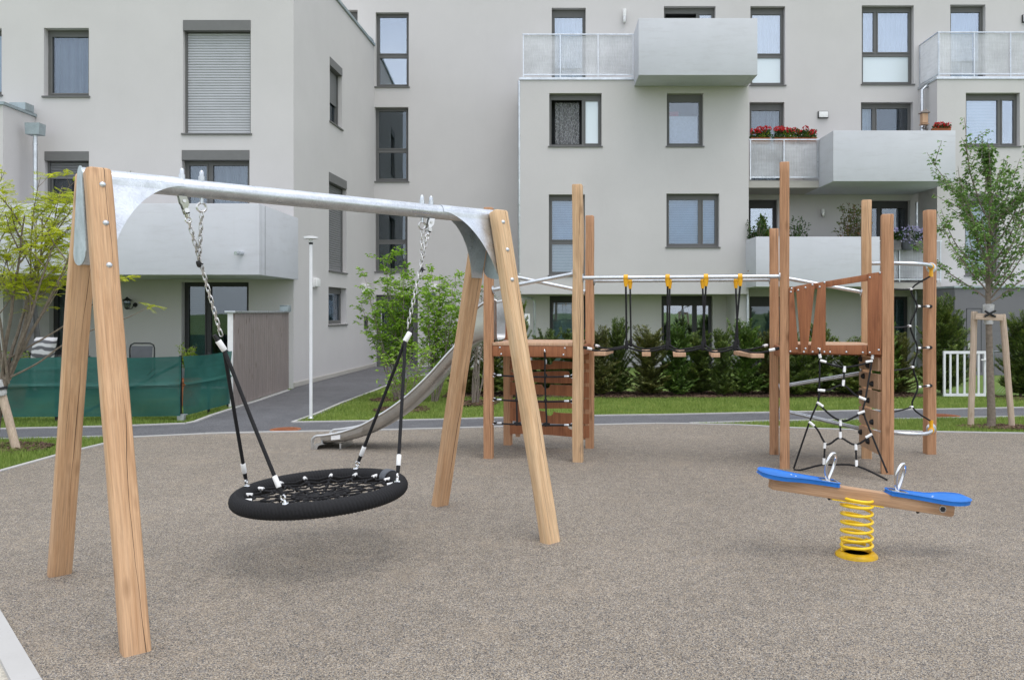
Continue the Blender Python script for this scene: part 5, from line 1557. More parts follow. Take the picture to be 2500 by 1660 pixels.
# boards with grips on the right flank
d_ = (Q3 - Q4).normalized(); n_ = V((-d_.y, d_.x, 0)); 
for k, (z0, z1, k0) in enumerate(((.985, 1.13, .0), (.80, .965, .01), (.605, .79, .0), (.40, .59, .012), (.16, .385, .0))):
    a, b = Q4 + d_ * .02 + n_ * .052, Q3 - d_ * .02 + n_ * .052
    m = MB(); m.prism([a + V((0, 0, z0 + .02)), b + V((0, 0, z0 - .01)), b + V((0, 0, z1 - .02)), a + V((0, 0, z1 + .01))], n_ * .03)
    bo = m.build('climbing_board', M_['plank'], TB, bevel=.003)
    m = MB()
    for s in ((.25, .7) if k % 2 else (.45, .85)):
        p = a.lerp(b, s) + V((0, 0, (z0 + z1) / 2 + (.03 if s > .5 else -.02))) + n_ * .03
        m.lathe(p, [(.030, 0), (.028, .014), (.02, .03), (.01, .036)], 10, n_)
    m.build('grip', M_['black'], bo, smooth=60, split=1)
# front net
t = thing('climbing_net', V((2.9, 7.85, 0)), 'slack black rope net with white sleeves below the slatted guard', 'climbing net')
def np_(zx, zy):
    x, y = 1840 + zx * .268, 780 + zy * .268
    q = (y - 860) / 290; s = (x - 2001) / 133; s2 = (x - 1937) / 235
    yt = 7.955 - .035 * s; yb = 8.04 - .50 * s2
    Y = yt + (yb - yt) * max(0, min(1.05, q)) - .02
    w = P(x, y, Y); w.z = max(w.z, .01); return w
ropes = [[(600, 285), (603, 380), (597, 640), (585, 750), (510, 930), (365, 1356)], [(1095, 300), (1075, 390), (1020, 720), (1000, 840), (1070, 1035), (1218, 1395)],
         [(603, 375), (720, 415), (830, 434), (960, 415), (1080, 385)], [(828, 432), (818, 600)], [(590, 645), (690, 640), (815, 597), (930, 690), (1020, 725)],
         [(580, 755), (700, 870), (790, 918), (860, 915), (1005, 840)], [(790, 920), (790, 1075)], [(508, 930), (580, 1000), (650, 1125), (700, 1128), (790, 1076), (930, 1140), (1080, 1045)],
         [(650, 1125), (640, 1312)], [(930, 1140), (937, 1332)], [(365, 1372), (425, 1372), (600, 1326), (700, 1322), (937, 1332), (1218, 1460)]]
m = MB()
for rr in ropes: m.tube(smoothpath([np_(*q) for q in rr], 4) if len(rr) > 2 else [np_(*q) for q in rr], .0095, 8)
m.build('rope', M_['rope'], t, smooth=50)
m = MB()
for a, b in (((600, 315), (608, 350)), ((603, 372), (660, 388)), ((1084, 325), (1080, 362)), ((1020, 388), (1082, 378)), ((828, 425), (826, 480)), ((820, 550), (814, 605)), ((585, 642), (650, 648)), ((958, 705), (1022, 730)),
             ((575, 752), (632, 792)), ((950, 858), (1012, 835)), ((503, 928), (552, 970)), ((790, 915), (792, 968)), ((790, 1022), (790, 1080)), ((1022, 1075), (1080, 1042)), ((652, 1120), (645, 1172)), ((930, 1135), (933, 1188)), ((936, 1280), (937, 1338)), ((641, 1262), (640, 1320))):
    m.tube([np_(*a), np_(*b)], .0145, 10)
m.build('sleeve', M_['white'], t, smooth=40, split=1)
m = MB()
for q in ((600, 285), (1095, 297)): eyering(m, np_(*q) + V((0, -.005, .01)), .018, .006, 10, fx); m.tube([np_(*q) + V((0, -.01, .02)), np_(*q) + fy * .06 + V((0, 0, .02))], .008, 6)
m.build('eye_bolt', M_['chrome'], t, smooth=50, split=2)
# free post with bowed bars and a zigzag rope
t = thing('climbing_post', Q5, 'single wooden post with bowed steel bars and a zigzag rope, right of the net tower', 'climbing post')
timber(Q5 - V((0, 0, .05)), Q5 + V((0, 0, 2.735)), .108, .108, 'larch', t, 'post', V((1, .06, 0)), .014, .003, 71)
c0 = Q3 + fx * .05
def bow(z, bulge, z1):
    a, b = c0 + V((0, -.02, z)), Q5 + V((-.01, -.055, z1)); pts = []
    for i in range(17):
        q = i / 16; pts.append(a.lerp(b, q) + V((.22 * math.sin(math.pi * q) * bulge, -.30 * math.sin(math.pi * q) * 1, 0)))
    return pts
tops, lows = bow(2.12, .3, 2.085), bow(.30, .3, .29)
for b_ in (tops, lows):
    m = MB(); m.tube(b_, .0215, 12); o = m.build('bar', M_['galv'], t, smooth=40)
    m = MB(); flange(m, Q5 + V((-.01, -.0545, b_[-1].z)), V((0, -1, 0)), .058); m.build('flange', M_['galv'], o, smooth=40)
    m = MB(); p = b_[14]; s = -1 if b_ is tops else 1
    m.lathe(p, [(.026, -.03), (.034, -.026), (.034, .026), (.026, .03)], 12, (b_[14] - b_[13])); m.tube([p, p + V((0, 0, s * .05)), p + V((0, 0, s * .11))], [.024, .020, .022], 10); m.build('clamp', M_['yellow'], t, smooth=50)
zy = [(2245, 672), (2225, 706), (2239, 748), (2222, 796), (2240, 850), (2229, 896), (2241, 945), (2227, 993), (2256, 1030)]
YR = 8.72
pts = [P(x, y, YR) for x, y in zy]; m = MB(); m.tube(smoothpath([tops[14] - V((0, 0, .1))] + pts[1:-1] + [lows[14] + V((0, 0, .1))], 4), .0095, 8)
sl, eb = MB(), MB(); s4 = Q4 + (Q3 - Q4) * .5
for i, y in enumerate((706, 797, 895, 993)):
    k_ = 1 + 2 * i; a = pts[k_]; b = V((3.50, 8.2 + .0 * i, a.z)); m.tube(sag(a, b, .01), .0085, 7)
    d_ = (b - a).normalized(); sl.tube([a - d_ * .005, a + d_ * .055], .0145, 9); sl.tube([b - d_ * .2, b - d_ * .15], .0145, 9)
for k_ in (2, 4, 6):
    a = pts[k_]; b = Q5 + V((-.02, -.056, a.z)); m.tube([a, b], .0085, 7); d_ = (b - a).normalized()
    L = (b - a).length; sl.tube([a, a + d_ * .055], .0145, 9); sl.tube([b - d_ * .095, b - d_ * .035], .0145, 9); eb.lathe(b, [(.02, 0), (.018, .02), (.01, .035)], 10, (0, -1, 0))
m.build('rope', M_['rope'], t, smooth=50); sl.build('sleeve', M_['white'], t, smooth=40, split=1); eb.build('bolt_cap', M_['black'], t, smooth=50, split=1)

# ------------------------------------------------------------------ rope bridge between the towers
t = thing('rope_bridge', (P2 + Q2) / 2, 'hanging plank bridge on black ropes under two steel bars between the towers', 'rope bridge')
BZ2 = 1.955
na, nb = P2 + ex * .054 + V((0, 0, BZ2)), Q2 - fx * .0 + V((-.03, .0, BZ2 - .004)); fa, fb = P3 + ex * .048 + V((0, 0, BZ2 + .003)), Q1 + V((-.05, 0, BZ2))
na, nb = P2 + V((.05, 0, BZ2)), Q2 + V((-.048, 0, BZ2)); fa, fb = P3 + V((.05, -.01, BZ2)), Q1 + V((-.05, 0, BZ2))
bars(t, [(na, nb), (fa, fb)])
lerpx = lambda a, b, x: a + (b - a) * ((((x - CX) / F) * a.y - a.x) / ((b.x - a.x) - (x - CX) / F * (b.y - a.y)))   # point of a-b seen at x
lowz = 1.205
clips, hang = MB(), MB()
hubs = {0: [], 1: []}
for side, (a, b, xs, hx) in enumerate(((na, nb, (1528, 1630, 1723.5, 1807), (1531, 1630.5, 1717.5, 1797)), (fa, fb, (1538.5, 1635, 1715.5, 1796.5), (1539, 1632, 1718, 1798)))):
    for x, x2 in zip(xs, hx):
        p = lerpx(a, b, x); d_ = (b - a).normalized()
        clips.lathe(p, [(.024, -.024), (.033, -.02), (.033, .02), (.024, .024)], 14, d_); clips.tube([p - V((0, 0, .01)), p - V((0, 0, .05)), p - V((0, 0, .095))], [.030, .024, .017], 10)
        q = lerpx(a, b, x2); q = V((q.x, q.y + (.05 if side == 0 else -.06), lowz + .015)); hubs[side].append(q)
        hang.tube([p - V((0, 0, .09)), q + V((0, 0, .02))], .0105, 8); hang.lathe(q, [(.014, -.03), (.018, -.02), (.018, .06), (.013, .07)], 10)
clips.build('yellow_clamp', M_['yellow'], t, smooth=50, split=2)
hang.build('hanger_rope', M_['rope'], t, smooth=50, split=2)
sl = MB()
ends = {0: (P2 + V((.055, 0, 1.215)), Q2 + V((-.05, .0, 1.222))), 1: (P3 + V((.05, -.02, 1.205)), Q1 + V((-.05, 0, 1.225)))}
plx = [(1479, 8.5, 9.15, .065), (1585, 8.5, 9.1, .035), (1668, 8.45, 9.0, .045), (1757, 8.4, 9.0, .05), (1843, 8.3, 8.9, -.02)]
planks = []
for k, (x, ya, yb, sk) in enumerate(plx):
    c = (na.lerp(nb, .5) + fa.lerp(fb, .5)) / 2; Yc = 8.86 - .1 * k; X = (x - CX) * (Yc - .28) / F
    planks.append((V((X, Yc - .02, lowz - .062)), sk))
for side in (0, 1):
    m = MB(); seq = [ends[side][0]]
    for k in range(5):
        c, sk = planks[k]; yo = -.24 if side == 0 else .24
        seq.append(c + V((sk * (yo / .31), yo, .028)))
        if k < 4: seq.append(hubs[side][k])
    seq.append(ends[side][1])
    for i in range(len(seq) - 1): m.tube(sag(seq[i], seq[i + 1], .008, 4), .0105, 8)
    for e_, n__ in ((0, 1), (-1, -2)):
        d_ = (seq[n__] - seq[e_]).normalized(); sl.tube([seq[e_] + d_ * .045, seq[e_] + d_ * .105], .0165, 10); m.tube([seq[e_], seq[e_] + d_ * .05], .016, 8)
    m.build('carrying_rope', M_['rope'], t, smooth=50)
sl.build('ferrule', M_['white'], t, smooth=40, split=1)
for k, (c, sk) in enumerate(planks):
    mb = MB(); w_ = .066 if k % 2 == 0 else .046; hl = .30
    mb.prism([c + V((-w_ - sk, -hl, -.02)), c + V((w_ - sk, -hl, -.02)), c + V((w_ + sk, hl, -.02)), c + V((-w_ + sk, hl, -.02))], (0, 0, .044))
    mb.build('plank', M_['plank'], t, bevel=.004)

# ------------------------------------------------------------------ spring seesaw
sc = G(2091, 1356); SX, SYY = sc.x, 5.22
t = thing('spring_seesaw', (SX, SYY, 0), 'two seat wooden seesaw with blue seats on a yellow spring', 'seesaw')
m = MB(); m.lathe(V((SX, SYY, -.005)), [(.134, 0), (.131, .016), (.110, .034), (.088, .036), (.082, .02)], 32); m.build('base', M_['spring'], t, smooth=40)
pts = []; n = 300; tr = 7.1; rs = .096; z0, z1 = .055, .385
for i in range(n + 1):
    q = i / n
    z = z0 + (z1 - z0) * (q * 1.0 if .14 < q < .86 else (q * .5 + .07 if q <= .14 else .93 - .5 * (1 - q) + 0.0))
    zz2 = (0.0 + q * .55) if q < .13 else ((.0715 + (q - .13) * (.857 / .74)) if q < .87 else (.9285 + (q - .87) * .55))
    a = 2 * math.pi * tr * q + .6
    pts.append(V((SX + rs * math.cos(a) + .002, SYY + rs * math.sin(a), z0 + (z1 - z0) * zz2 + (.016 * math.cos(a - 3.14) * q))))
m.tube(pts, .0095, 10); m.build('spring', M_['spring'], t, smooth=60)
m = MB()
for a in (.2, 2.9): 
    p = V((SX + rs * math.cos(a), SYY + rs * math.sin(a) - .02, .055)); m.tube([p + V((0, 0, -.02)), p + V((0, 0, .04)), p + V((-.03 * math.cos(a), .0, .055)), p + V((-.05 * math.cos(a), .01, .03))], .009, 8)
m.build('spring_clip', M_['spring'], t, smooth=50, split=1)
pl, pr = P(1884, 1160.5, SYY), P(2325, 1227.5, SYY); bd = (pr - pl).normalized(); bu = V((-bd.z, 0, bd.x)); L = (pr - pl).length
MBm = frame_matrix(pl - bu * .042, bd, V((0, 1, 0)))
m = MB(); hb_, wb_ = .084, .088
ptsb = [(-.042, 0), (.042, 0), (.042, L - .012), (.030, L), (-.024, L), (-.042, L - .02)]
m.prism([V((-wb_ / 2, -y_, z_)) for y_, z_ in ptsb], (wb_, 0, 0))
beam = m.build('beam', M_['oak_plain'], t, M=MBm, bevel=.006)
bw = lambda s, y_, h_: pl - bu * .042 + bd * s + V((0, y_, 0)) + bu * h_
m = MB(); m.tube([bw(L - .08, -wb_ / 2 - .003, -.0), bw(L - .08, -wb_ / 2 + .02, -.0)], .0235, 20); m.build('washer', M_['chrome'], beam, smooth=40)
m = MB(); m.tube([bw(L - .08, -wb_ / 2 - .0065, .0), bw(L - .08, -wb_ / 2 - .003, .0)], .0175, 6); m.build('bolt_recess', M_['dark'], beam)
m = MB()
c_ = bw(L / 2 - .03, 0, -.042); m.prism([c_ - bd * .17 - V((0, .042, 0)), c_ + bd * .17 - V((0, .042, 0)), c_ + bd * .17 + V((0, .042, 0)), c_ - bd * .17 + V((0, .042, 0))], -bu * .007); m.build('clamp_plate', M_['spring'], t)
m = MB()
for s in (.33, .82): m.lathe(bw(L * s, -.0, -.042), [(.012, 0), (.011, .012), (.005, .018)], 8, -bu)
m.build('bolt', M_['dark'], t, split=1)
for sgn in (1, -1):
    s0 = -.085 if sgn > 0 else L + .088
    prof_ = [(0.0, .035), (.008, .068), (.030, .100), (.065, .120), (.11, .126), (.15, .119), (.195, .096), (.25, .074), (.32, .060), (.41, .054), (.508, .053), (.522, .040)]
    ring = [(s0 + sgn * x, w) for x, w in prof_] + [(s0 + sgn * x, -w) for x, w in prof_[::-1]]
    lift = lambda s: 0 if sgn > 0 else .03 * max(0, (.22 - abs(s - s0)) / .22) ** 1.4
    m = MB(); nn2 = len(prof_)
    lowv = [bw(s, w_ * 1.02, .043 + lift(s)) for s, w_ in ring]; upv = [bw(s, w_ * 1.02, .065 + lift(s)) for s, w_ in ring]
    o = len(m.v); m.v += lowv + upv; N2 = len(ring)
    for i in range(nn2 - 1):
        j0, j1 = N2 - 1 - i, N2 - 2 - i
        m.f.append((i, i + 1, j1, j0)); m.f.append((N2 + i, N2 + j0, N2 + j1, N2 + i + 1))
    for i in range(N2): m.f.append((i, (i + 1) % N2, N2 + (i + 1) % N2, N2 + i))
    se = m.build('seat', M_['blue'], t, bevel=.006)
    m = MB()
    for q in (.215, .235): m.lathe(bw(s0 + sgn * q, .012 if q < .23 else -.02, .0645), [(.006, 0), (.005, .003)], 8, bu)
    m.build('screw', M_['white'], se, split=1)
    hs = s0 + sgn * .455
    m = MB(); m.prism([bw(hs - .055, -.04, .0655), bw(hs + .055, -.04, .0655), bw(hs + .055, .04, .0655), bw(hs - .055, .04, .0655)], bu * .004); hp_ = m.build('handle_plate', M_['chrome'], t, bevel=.001)
    pts = [bw(hs - .010, -.014, .069), bw(hs - .032, -.026, .12), bw(hs - .040, -.036, .17), bw(hs - .032, -.036, .212), bw(hs - .009, -.020, .243), bw(hs + .019, .004, .244), bw(hs + .038, .028, .217), bw(hs + .038, .036, .17), bw(hs + .025, .028, .12), bw(hs + .006, .014, .069)]
    m = MB(); m.tube(smoothpath(pts, 6), .0105, 12); m.build('handle', M_['chrome'], t, smooth=60)
# ------------------------------------------------------------------ hedge of young yews
def yew_mesh(seed, h=1.0, w=.36):
    """upright feathery conifer: ascending shoots carrying flat sprays of needles"""
    r = random.Random(seed); f, st = MB(), MB()
    st.tube([V((0, 0, 0)), V((.01, .01, h * .5)), V((0, .02, h * .92))], [.022, .014, .004], 6)
    lead = 4
    for k in range(96):
        z0 = h * (.03 + .82 * (k / 96) ** 1.25); an = k * 2.4 + r.uniform(-.4, .4)
        reach = w * (.55 + .6 * r.random()) * (1.05 - .72 * (z0 / h) ** 1.5); rise = h * r.uniform(.16, .36) * min(1, .25 + 1.5 * z0 / h) * (1.1 - .4 * z0 / h)
        if k % 11 == 5 and z0 > .3 * h: rise *= 1.75
        p0 = V((0, 0, z0)); p1 = V((math.cos(an) * reach, math.sin(an) * reach, min(z0 + rise, h * 1.08)))
        n = 7; pts = [p0.lerp(p1, i / n) + V((0, 0, -.10 * rise * math.sin(3.14 * i / n))) for i in range(n + 1)]
        st.tube(pts, taper(.006, .0025, n + 1), 3, cap=False)
        for i in range(1, n + 1):
            d = (pts[i] - pts[i - 1]).normalized(); sd_ = d.cross(V((0, 0, 1))).normalized()
            for sg in (1, -1):
                for q in range(2):
                    tw = (d * r.uniform(.5, 1.0) + sd_ * sg * r.uniform(.35, 1.0) + V((0, 0, r.uniform(-.15, .45)))).normalized(); L = r.uniform(.05, .11) * (1.15 - .5 * i / n)
                    b0 = pts[i - 1].lerp(pts[i], q * .5 + r.random() * .4)
                    nrm = (V((0, 0, 1)) + rdir(r) * .5).normalized()
                    # a spray: paired needles along the twig
                    for j in range(4):
                        pp = b0 + tw * L * (j + .5) / 4; sn_ = tw.cross(nrm).normalized()
                        for s2 in (1, -1): leaf_quads(f, pp, tw * .75 + sn_ * s2, nrm, .038, .017, .1)
            if i == n: leaf_quads(f, pts[i], d, V((math.sin(an), -math.cos(an), 0)), .05, .016, .1)
    return f, st


protos = []
LYW = 'young yews in the hedge row'
hedge = [  # x in the row, height, spread, fresh
    (-1.52, 1.15, .9), (-1.02, 1.30, 1.0), (-.52, 1.36, 1.0), (.02, 1.16, 1.05), (.55, 1.18, 1.1), (1.02, 1.22, 1.0), (1.42, 1.36, .82), (1.98, 1.22, 1.15), (2.52, 1.27, 1.0), (2.98, 1.12, 1.1),
    (3.36, 1.18, .8), (3.84, 1.34, 1.05), (4.32, 1.14, .95), (4.76, 1.10, 1.1), (5.30, 1.26, 1.1), (5.85, 1.02, 1.2), (6.38, 1.40, 1.15), (6.86, 1.12, .9)]
yl = ['small yew at the left end of the hedge, beside the swing leg', 'dark yew behind the left post of the slide tower', 'tall dark yew showing above the slide tower deck', 'yew seen through the red climbing boards',
      'wide yew just left of the tallest slide tower post', 'yew right behind the back post of the slide tower', 'slim pointed yew under the first yellow clamps of the bridge', 'broad brownish yew between first and second bridge planks',
      'bushy fresh green yew under the second bridge clamps', 'low dark yew behind the middle plank', 'thin small yew right of the middle plank', 'tall fresh yew under the last bridge clamps',
      'dull yew beside the left back post of the net tower', 'low yew behind the upper part of the rope net', 'yew with long bare tips behind the slatted guard', 'yew seen behind the right part of the rope net',
      'tall fresh green yew between net tower and free post', 'loose brownish yew behind the free climbing post']
for s in range(4):
    f, st = yew_mesh(100 + s, 1.0, .33 + .03 * (s % 2)); protos.append((f, st))
pm = {}
for i, (x, h, w) in enumerate(hedge):
    k = i % 4; fresh = 'l_yew2' if i in (8, 11, 16) else 'l_yew3' if i in (0, 5, 7, 12, 17) else 'l_yew'; key = (k, fresh)
    t = thing('yew_shrub', (x, 15.25 + .18 * math.sin(i * 2.3), 0), yl[i], 'shrub', LYW)
    t.scale = (w * 1.10, w * 1.05, h * .98); t.rotation_euler.z = i * 1.9
    W[t] = Matrix.Identity(4)
    for nm, src, mt in (('foliage', protos[k][0], fresh), ('trunk', protos[k][1], 'barkdark')):
        kk = (key, nm)
        if kk not in pm:
            me = bpy.data.meshes.new(nm); me.from_pydata([tuple(p) for p in src.v], [], src.f); me.materials.append(M_[mt]); pm[kk] = me
        o = bpy.data.objects.new(nm, pm[kk]); COL.objects.link(o); o.parent = t
# bigger evergreens at both ends
for x, y, h, w, lab in ((xf(2300, 15.6), 15.6, 1.75, 1.35, 'tall dark evergreen left of the white gate'), (xf(2335, 17.5), 17.5, 1.35, .8, 'thin evergreen behind the white gate bars'), (xf(1262, 17.0), 17.0, 1.80, .85, 'dark pointed evergreen in front of the drainpipe'),
                        (xf(2492, 15.0), 15.0, 1.45, 1.1, 'dense dark hedge plant at the right picture edge'), (xf(2540, 14.8), 14.8, 1.5, 1.2, 'outermost dark hedge plant on the right')):
    t = thing('evergreen_shrub', (x, y, 0), lab, 'shrub', 'taller evergreens near the buildings')
    t.scale = (w * 1.1, w, h); t.rotation_euler.z = x
    for nm, mt in (('foliage', 'l_yew'), ('trunk', 'barkdark')):
        o = bpy.data.objects.new(nm, pm[((1, 'l_yew'), nm)]); COL.objects.link(o); o.parent = t

# bark mulch strips
def mulch(pts, n, label, flat=True, seed=1):
    from mathutils.geometry import tessellate_polygon
    r = random.Random(seed); vs = [V((p[0], p[1], -.004)) for p in pts]
    m = MB(); m.add(vs, [tuple(q) for q in tessellate_polygon([vs])])
    o = struct(m.build('soil_bed', M_['soil'], M=Matrix.Identity(4)), label=label + ', bare soil')
    tri = [tuple(q) for q in tessellate_polygon([vs])]; ar = [((vs[b] - vs[a]).cross(vs[c] - vs[a])).length for a, b, c in tri]
    m = MB()
    for _ in range(n):
        a, b, c = r.choices(tri, ar)[0]; s, q = r.random(), r.random()
        if s + q > 1: s, q = 1 - s, 1 - q
        p = vs[a] + (vs[b] - vs[a]) * s + (vs[c] - vs[a]) * q + V((0, 0, .006 + r.random() * .018))
        L, wd = r.uniform(.02, .055), r.uniform(.012, .028); d = rdir(r, -.35, .35); nn = (V((0, 0, 1)) + rdir(r) * .55).normalized(); s_ = d.cross(nn).normalized()
        m.prism([p - d * L / 2 - s_ * wd / 2, p + d * L / 2 - s_ * wd / 2, p + d * L / 2 + s_ * wd / 2, p - d * L / 2 + s_ * wd / 2], nn * .006)
    tag(m.build('bark_mulch', M_['chip'], M=Matrix.Identity(4)), label, 'mulch', None, 'stuff')


def ellipse(c, a, b, n=22, sd=1):
    r = random.Random(sd); return [V((c.x + a * math.cos(2 * math.pi * i / n) * r.uniform(.88, 1.1), c.y + b * math.sin(2 * math.pi * i / n) * r.uniform(.88, 1.1), 0)) for i in range(n)]


mulch([V((-1.9, 14.75 + .0, 0)), V((0, 14.82, 0)), V((2, 14.72, 0)), V((4, 14.8, 0)), V((5.6, 14.74, 0)), V((7.2, 14.8, 0)), V((7.2, 15.9, 0)), V((-1.9, 15.9, 0))], 5200, 'dark bark mulch along the foot of the yew hedge', seed=2)
S1, S2, S3 = G(972, 976), G(985, 1000), G(1160, 984)
mulch(ellipse(S1, .50, .34, sd=3), 420, 'bark mulch round the back shrub', seed=3)
mulch(ellipse(S2, .46, .42, sd=4), 520, 'bark mulch round the shrub nearest the slide', seed=4)
mulch(ellipse(S3, .42, .40, sd=5), 420, 'bark mulch round the shrub left of the slide tower', seed=5)
TR = G(2417, 1042)
mulch(ellipse(TR + V((.1, -.02, 0)), .52, .22, sd=6), 420, 'bark mulch round the young maple', seed=6)
TL = V((-6.42, 9.25, 0))
mulch(ellipse(TL + V((.12, .05, 0)), .50, .42, sd=7), 420, 'bark mulch round the leaning tree', seed=7)
mulch([V((xf(2455, 14.5), 14.35, 0)), V((13, 14.3, 0)), V((13, 15.3, 0)), V((xf(2455, 14.5), 15.1, 0))], 700, 'bark mulch under the right hedge plants', seed=8)


# ------------------------------------------------------------------ multi-stemmed shrubs with fresh leaves
def shrub(name, base, H_, spread, nst, leaves, mat, label, seed, L=.078, lean=(0, 0), group=None, low=.22):
    r = random.Random(seed); f, st = MB(), MB()
    for k in range(nst):
        an = 2 * math.pi * k / nst + r.uniform(-.4, .4); tilt = r.uniform(.06, .55) * spread
        hh = H_ * r.uniform(.62, 1.02) * (1 - .12 * tilt)
        d = V((math.cos(an) * tilt + lean[0], math.sin(an) * tilt + lean[1], 1)).normalized()
        pts = curve(base + V((math.cos(an) * .05, math.sin(an) * .05, 0)), d, hh, 12, r, .07, .02)
        st.tube(pts, taper(.012, .003, 13), 5, cap=False)
        for i in range(2, 13):
            if pts[i].z < H_ * low: continue
            for q in range(2 if i > 4 else 1):
                a2 = r.uniform(0, 6.28); dd = V((math.cos(a2), math.sin(a2), r.uniform(.1, .9))); tl = r.uniform(.14, .42) * (1.1 - .4 * i / 12)
                tw = curve(pts[i], dd, tl, 5, r, .18, .02); st.tube(tw, taper(.0042, .0018, 6), 3, cap=False)
                for _ in range(leaves):
                    j = min(int(r.random() ** .8 * 5), 4); p = tw[j].lerp(tw[j + 1], r.random()); t_ = (tw[j + 1] - tw[j]).normalized()
                    out = (rdir(r, -.5, .35) + t_ * .6).normalized()
                    leaf_quads(f, p + out * .015, out - V((0, 0, .25)), V((0, 0, 1)) + rdir(r) * .7, L * r.uniform(.65, 1.25), L * .44)
        for _ in range(5): leaf_quads(f, pts[-1], rdir(r, .0, 1), rdir(r, .2, 1), L, L * .42)
    t = thing(name, base, label, 'shrub', group)
    f.build('foliage', M_[mat], t); st.build('stems', M_['twig'], t, smooth=60); return t


GS = 'light green shrubs on the lawn'
shrub('leafy_shrub', S1, 2.62, .62, 16, 17, 'l_shrub', 'tall light green shrub before the house door', 31, lean=(-.10, 0), group=GS)
shrub('leafy_shrub', S2 + V((.34, 1.2, 0)), 2.46, .50, 15, 17, 'l_shrub', 'light green shrub between house door and right swing legs', 32, lean=(.16, 0), group=GS)
shrub('leafy_shrub', S2, 1.15, .7, 6, 4, 'l_shrub', 'low sparse shrub in the mulch ring nearest the slide', 35, lean=(.1, 0), group=GS, low=.1)
shrub('leafy_shrub', S3, 2.10, .42, 9, 4, 'l_pot', 'thin sparse shrub behind the slide and slide tower', 33, L=.05, lean=(.06, 0), group=GS, low=.35)

# ------------------------------------------------------------------ young maple with stakes
def maple(base, seed):
    r = random.Random(seed); f, st = MB(), MB()
    tr = [base + V((0, 0, -.02)), base + V((.02, 0, .12)), base + V((.0, 0, .8)), base + V((-.02, 0, 1.6)), base + V((-.02, .01, 2.2)), base + V((.0, .0, 3.0)), base + V((-.05, 0, 3.7))]
    m = MB(); m.tube(smoothpath(tr, 5), taper(.062, .036, 17) + taper(.035, .008, 14), 12)
    def shoot(p, d, L, dens, depth, lift):
        n = max(6, int(L / .10)); pts = curve(p, d, L, n, r, .10, lift)
        st.tube(pts, taper(.013 if depth == 0 else .006, .003, n + 1), 5 if depth == 0 else 3, cap=False)
        for i in range(1, n + 1):
            t_ = (pts[i] - pts[i - 1]).normalized(); q0 = i / n
            if depth == 0 and q0 < .16: continue
            for q in range(dens):
                p_ = pts[i - 1].lerp(pts[i], (q + r.random()) / dens)
                for sg in range(2):
                    out = (rdir(r, -.5, .4)).normalized(); c = p_ + out * r.uniform(.02, .055)
                    lf = L_ * r.uniform(.6, 1.2) * (1.1 - .35 * q0)
                    nn = (V((0, 0, 1)) + rdir(r) * .75).normalized(); dd = (out - V((0, 0, .35))).normalized(); side = dd.cross(nn).normalized()
                    # three-lobed leaf
                    leaf_quads(f, c, dd, nn, lf, lf * .55, .12); leaf_quads(f, c, dd * .7 + side, nn, lf * .72, lf * .45, .12); leaf_quads(f, c, dd * .7 - side, nn, lf * .72, lf * .45, .12)
            if depth == 0 and .12 < q0 < .86 and r.random() < .62:
                a = r.uniform(0, 6.28); shoot(pts[i], (t_ * .7 + V((math.cos(a), math.sin(a), .1)) * .8), L * r.uniform(.18, .40) * (1.1 - q0 * .5), dens, 1, .03)
    L_ = .058
    for k in range(26):
        z = 1.72 + 1.15 * (k / 26) ** 1.2; an = k * 2.39996 + r.uniform(-.25, .25); el = r.uniform(.25, .9) + .9 * (k / 26)
        L = r.uniform(1.05, 1.65) * (1.08 - .12 * k / 26)
        shoot(base + V((0, 0, z)), V((math.cos(an), math.sin(an), el)), L, 2, 0, .06 + .03 * r.random())
    for k in range(4): shoot(base + V((0, 0, 3.2)), V((r.uniform(-.35, .35), r.uniform(-.3, .3), 1)), r.uniform(.65, .95), 2, 0, .04)
    t = thing('young_maple', base, 'young maple with dark green leaves held by two stakes on the right lawn', 'tree')
    tk = m.build('trunk', M_['bark'], t, smooth=60); st.build('branches', M_['twig'], t, smooth=60); f.build('crown', M_['l_maple'], t)
    m = MB(); m.lathe(base + V((-.02, 0, 1.42)), [(.052, 0), (.060, .02), (.055, .12), (.066, .20), (.074, .27), (.045, .28)], 14); m.build('trunk_wrap', M_['wrap'], t, smooth=40)


maple(TR, 77)
t = thing('tree_support', TR + V((0, -.04, 0)), 'pale wooden two post tree support round the young maple', 'tree support')
for xb_, yb2, xt_, yt_ in ((2370, 1040, 2379, 760), (2471, 1042, 2447, 767)):
    b = G(xb_, yb2); tp = P(xt_, yt_, b.y + .02)
    timber(b - V((0, 0, .03)), tp, .082, .08, 'birch', t, 'stake', V((1, 0, 0)), .038, .004, xb_)
a, b = P(2380, 772, TR.y - .03), P(2446, 776, TR.y - .03); m = MB(); M0 = frame_matrix(a, b - a, V((0, 1, 0)))
timber(a, b, .06, .09, 'birch', t, 'cross_bar', V((0, 1, 0)), .01, .002, 9)
m = MB()
for s in (1, -1): m.tube([P(2404, 766 - s * 7, TR.y - .07), P(2416, 766, TR.y - .09), P(2430, 766 + s * 7, TR.y - .07)], .016, 6)
m.build('tie_strap', M_['black'], t, smooth=50)

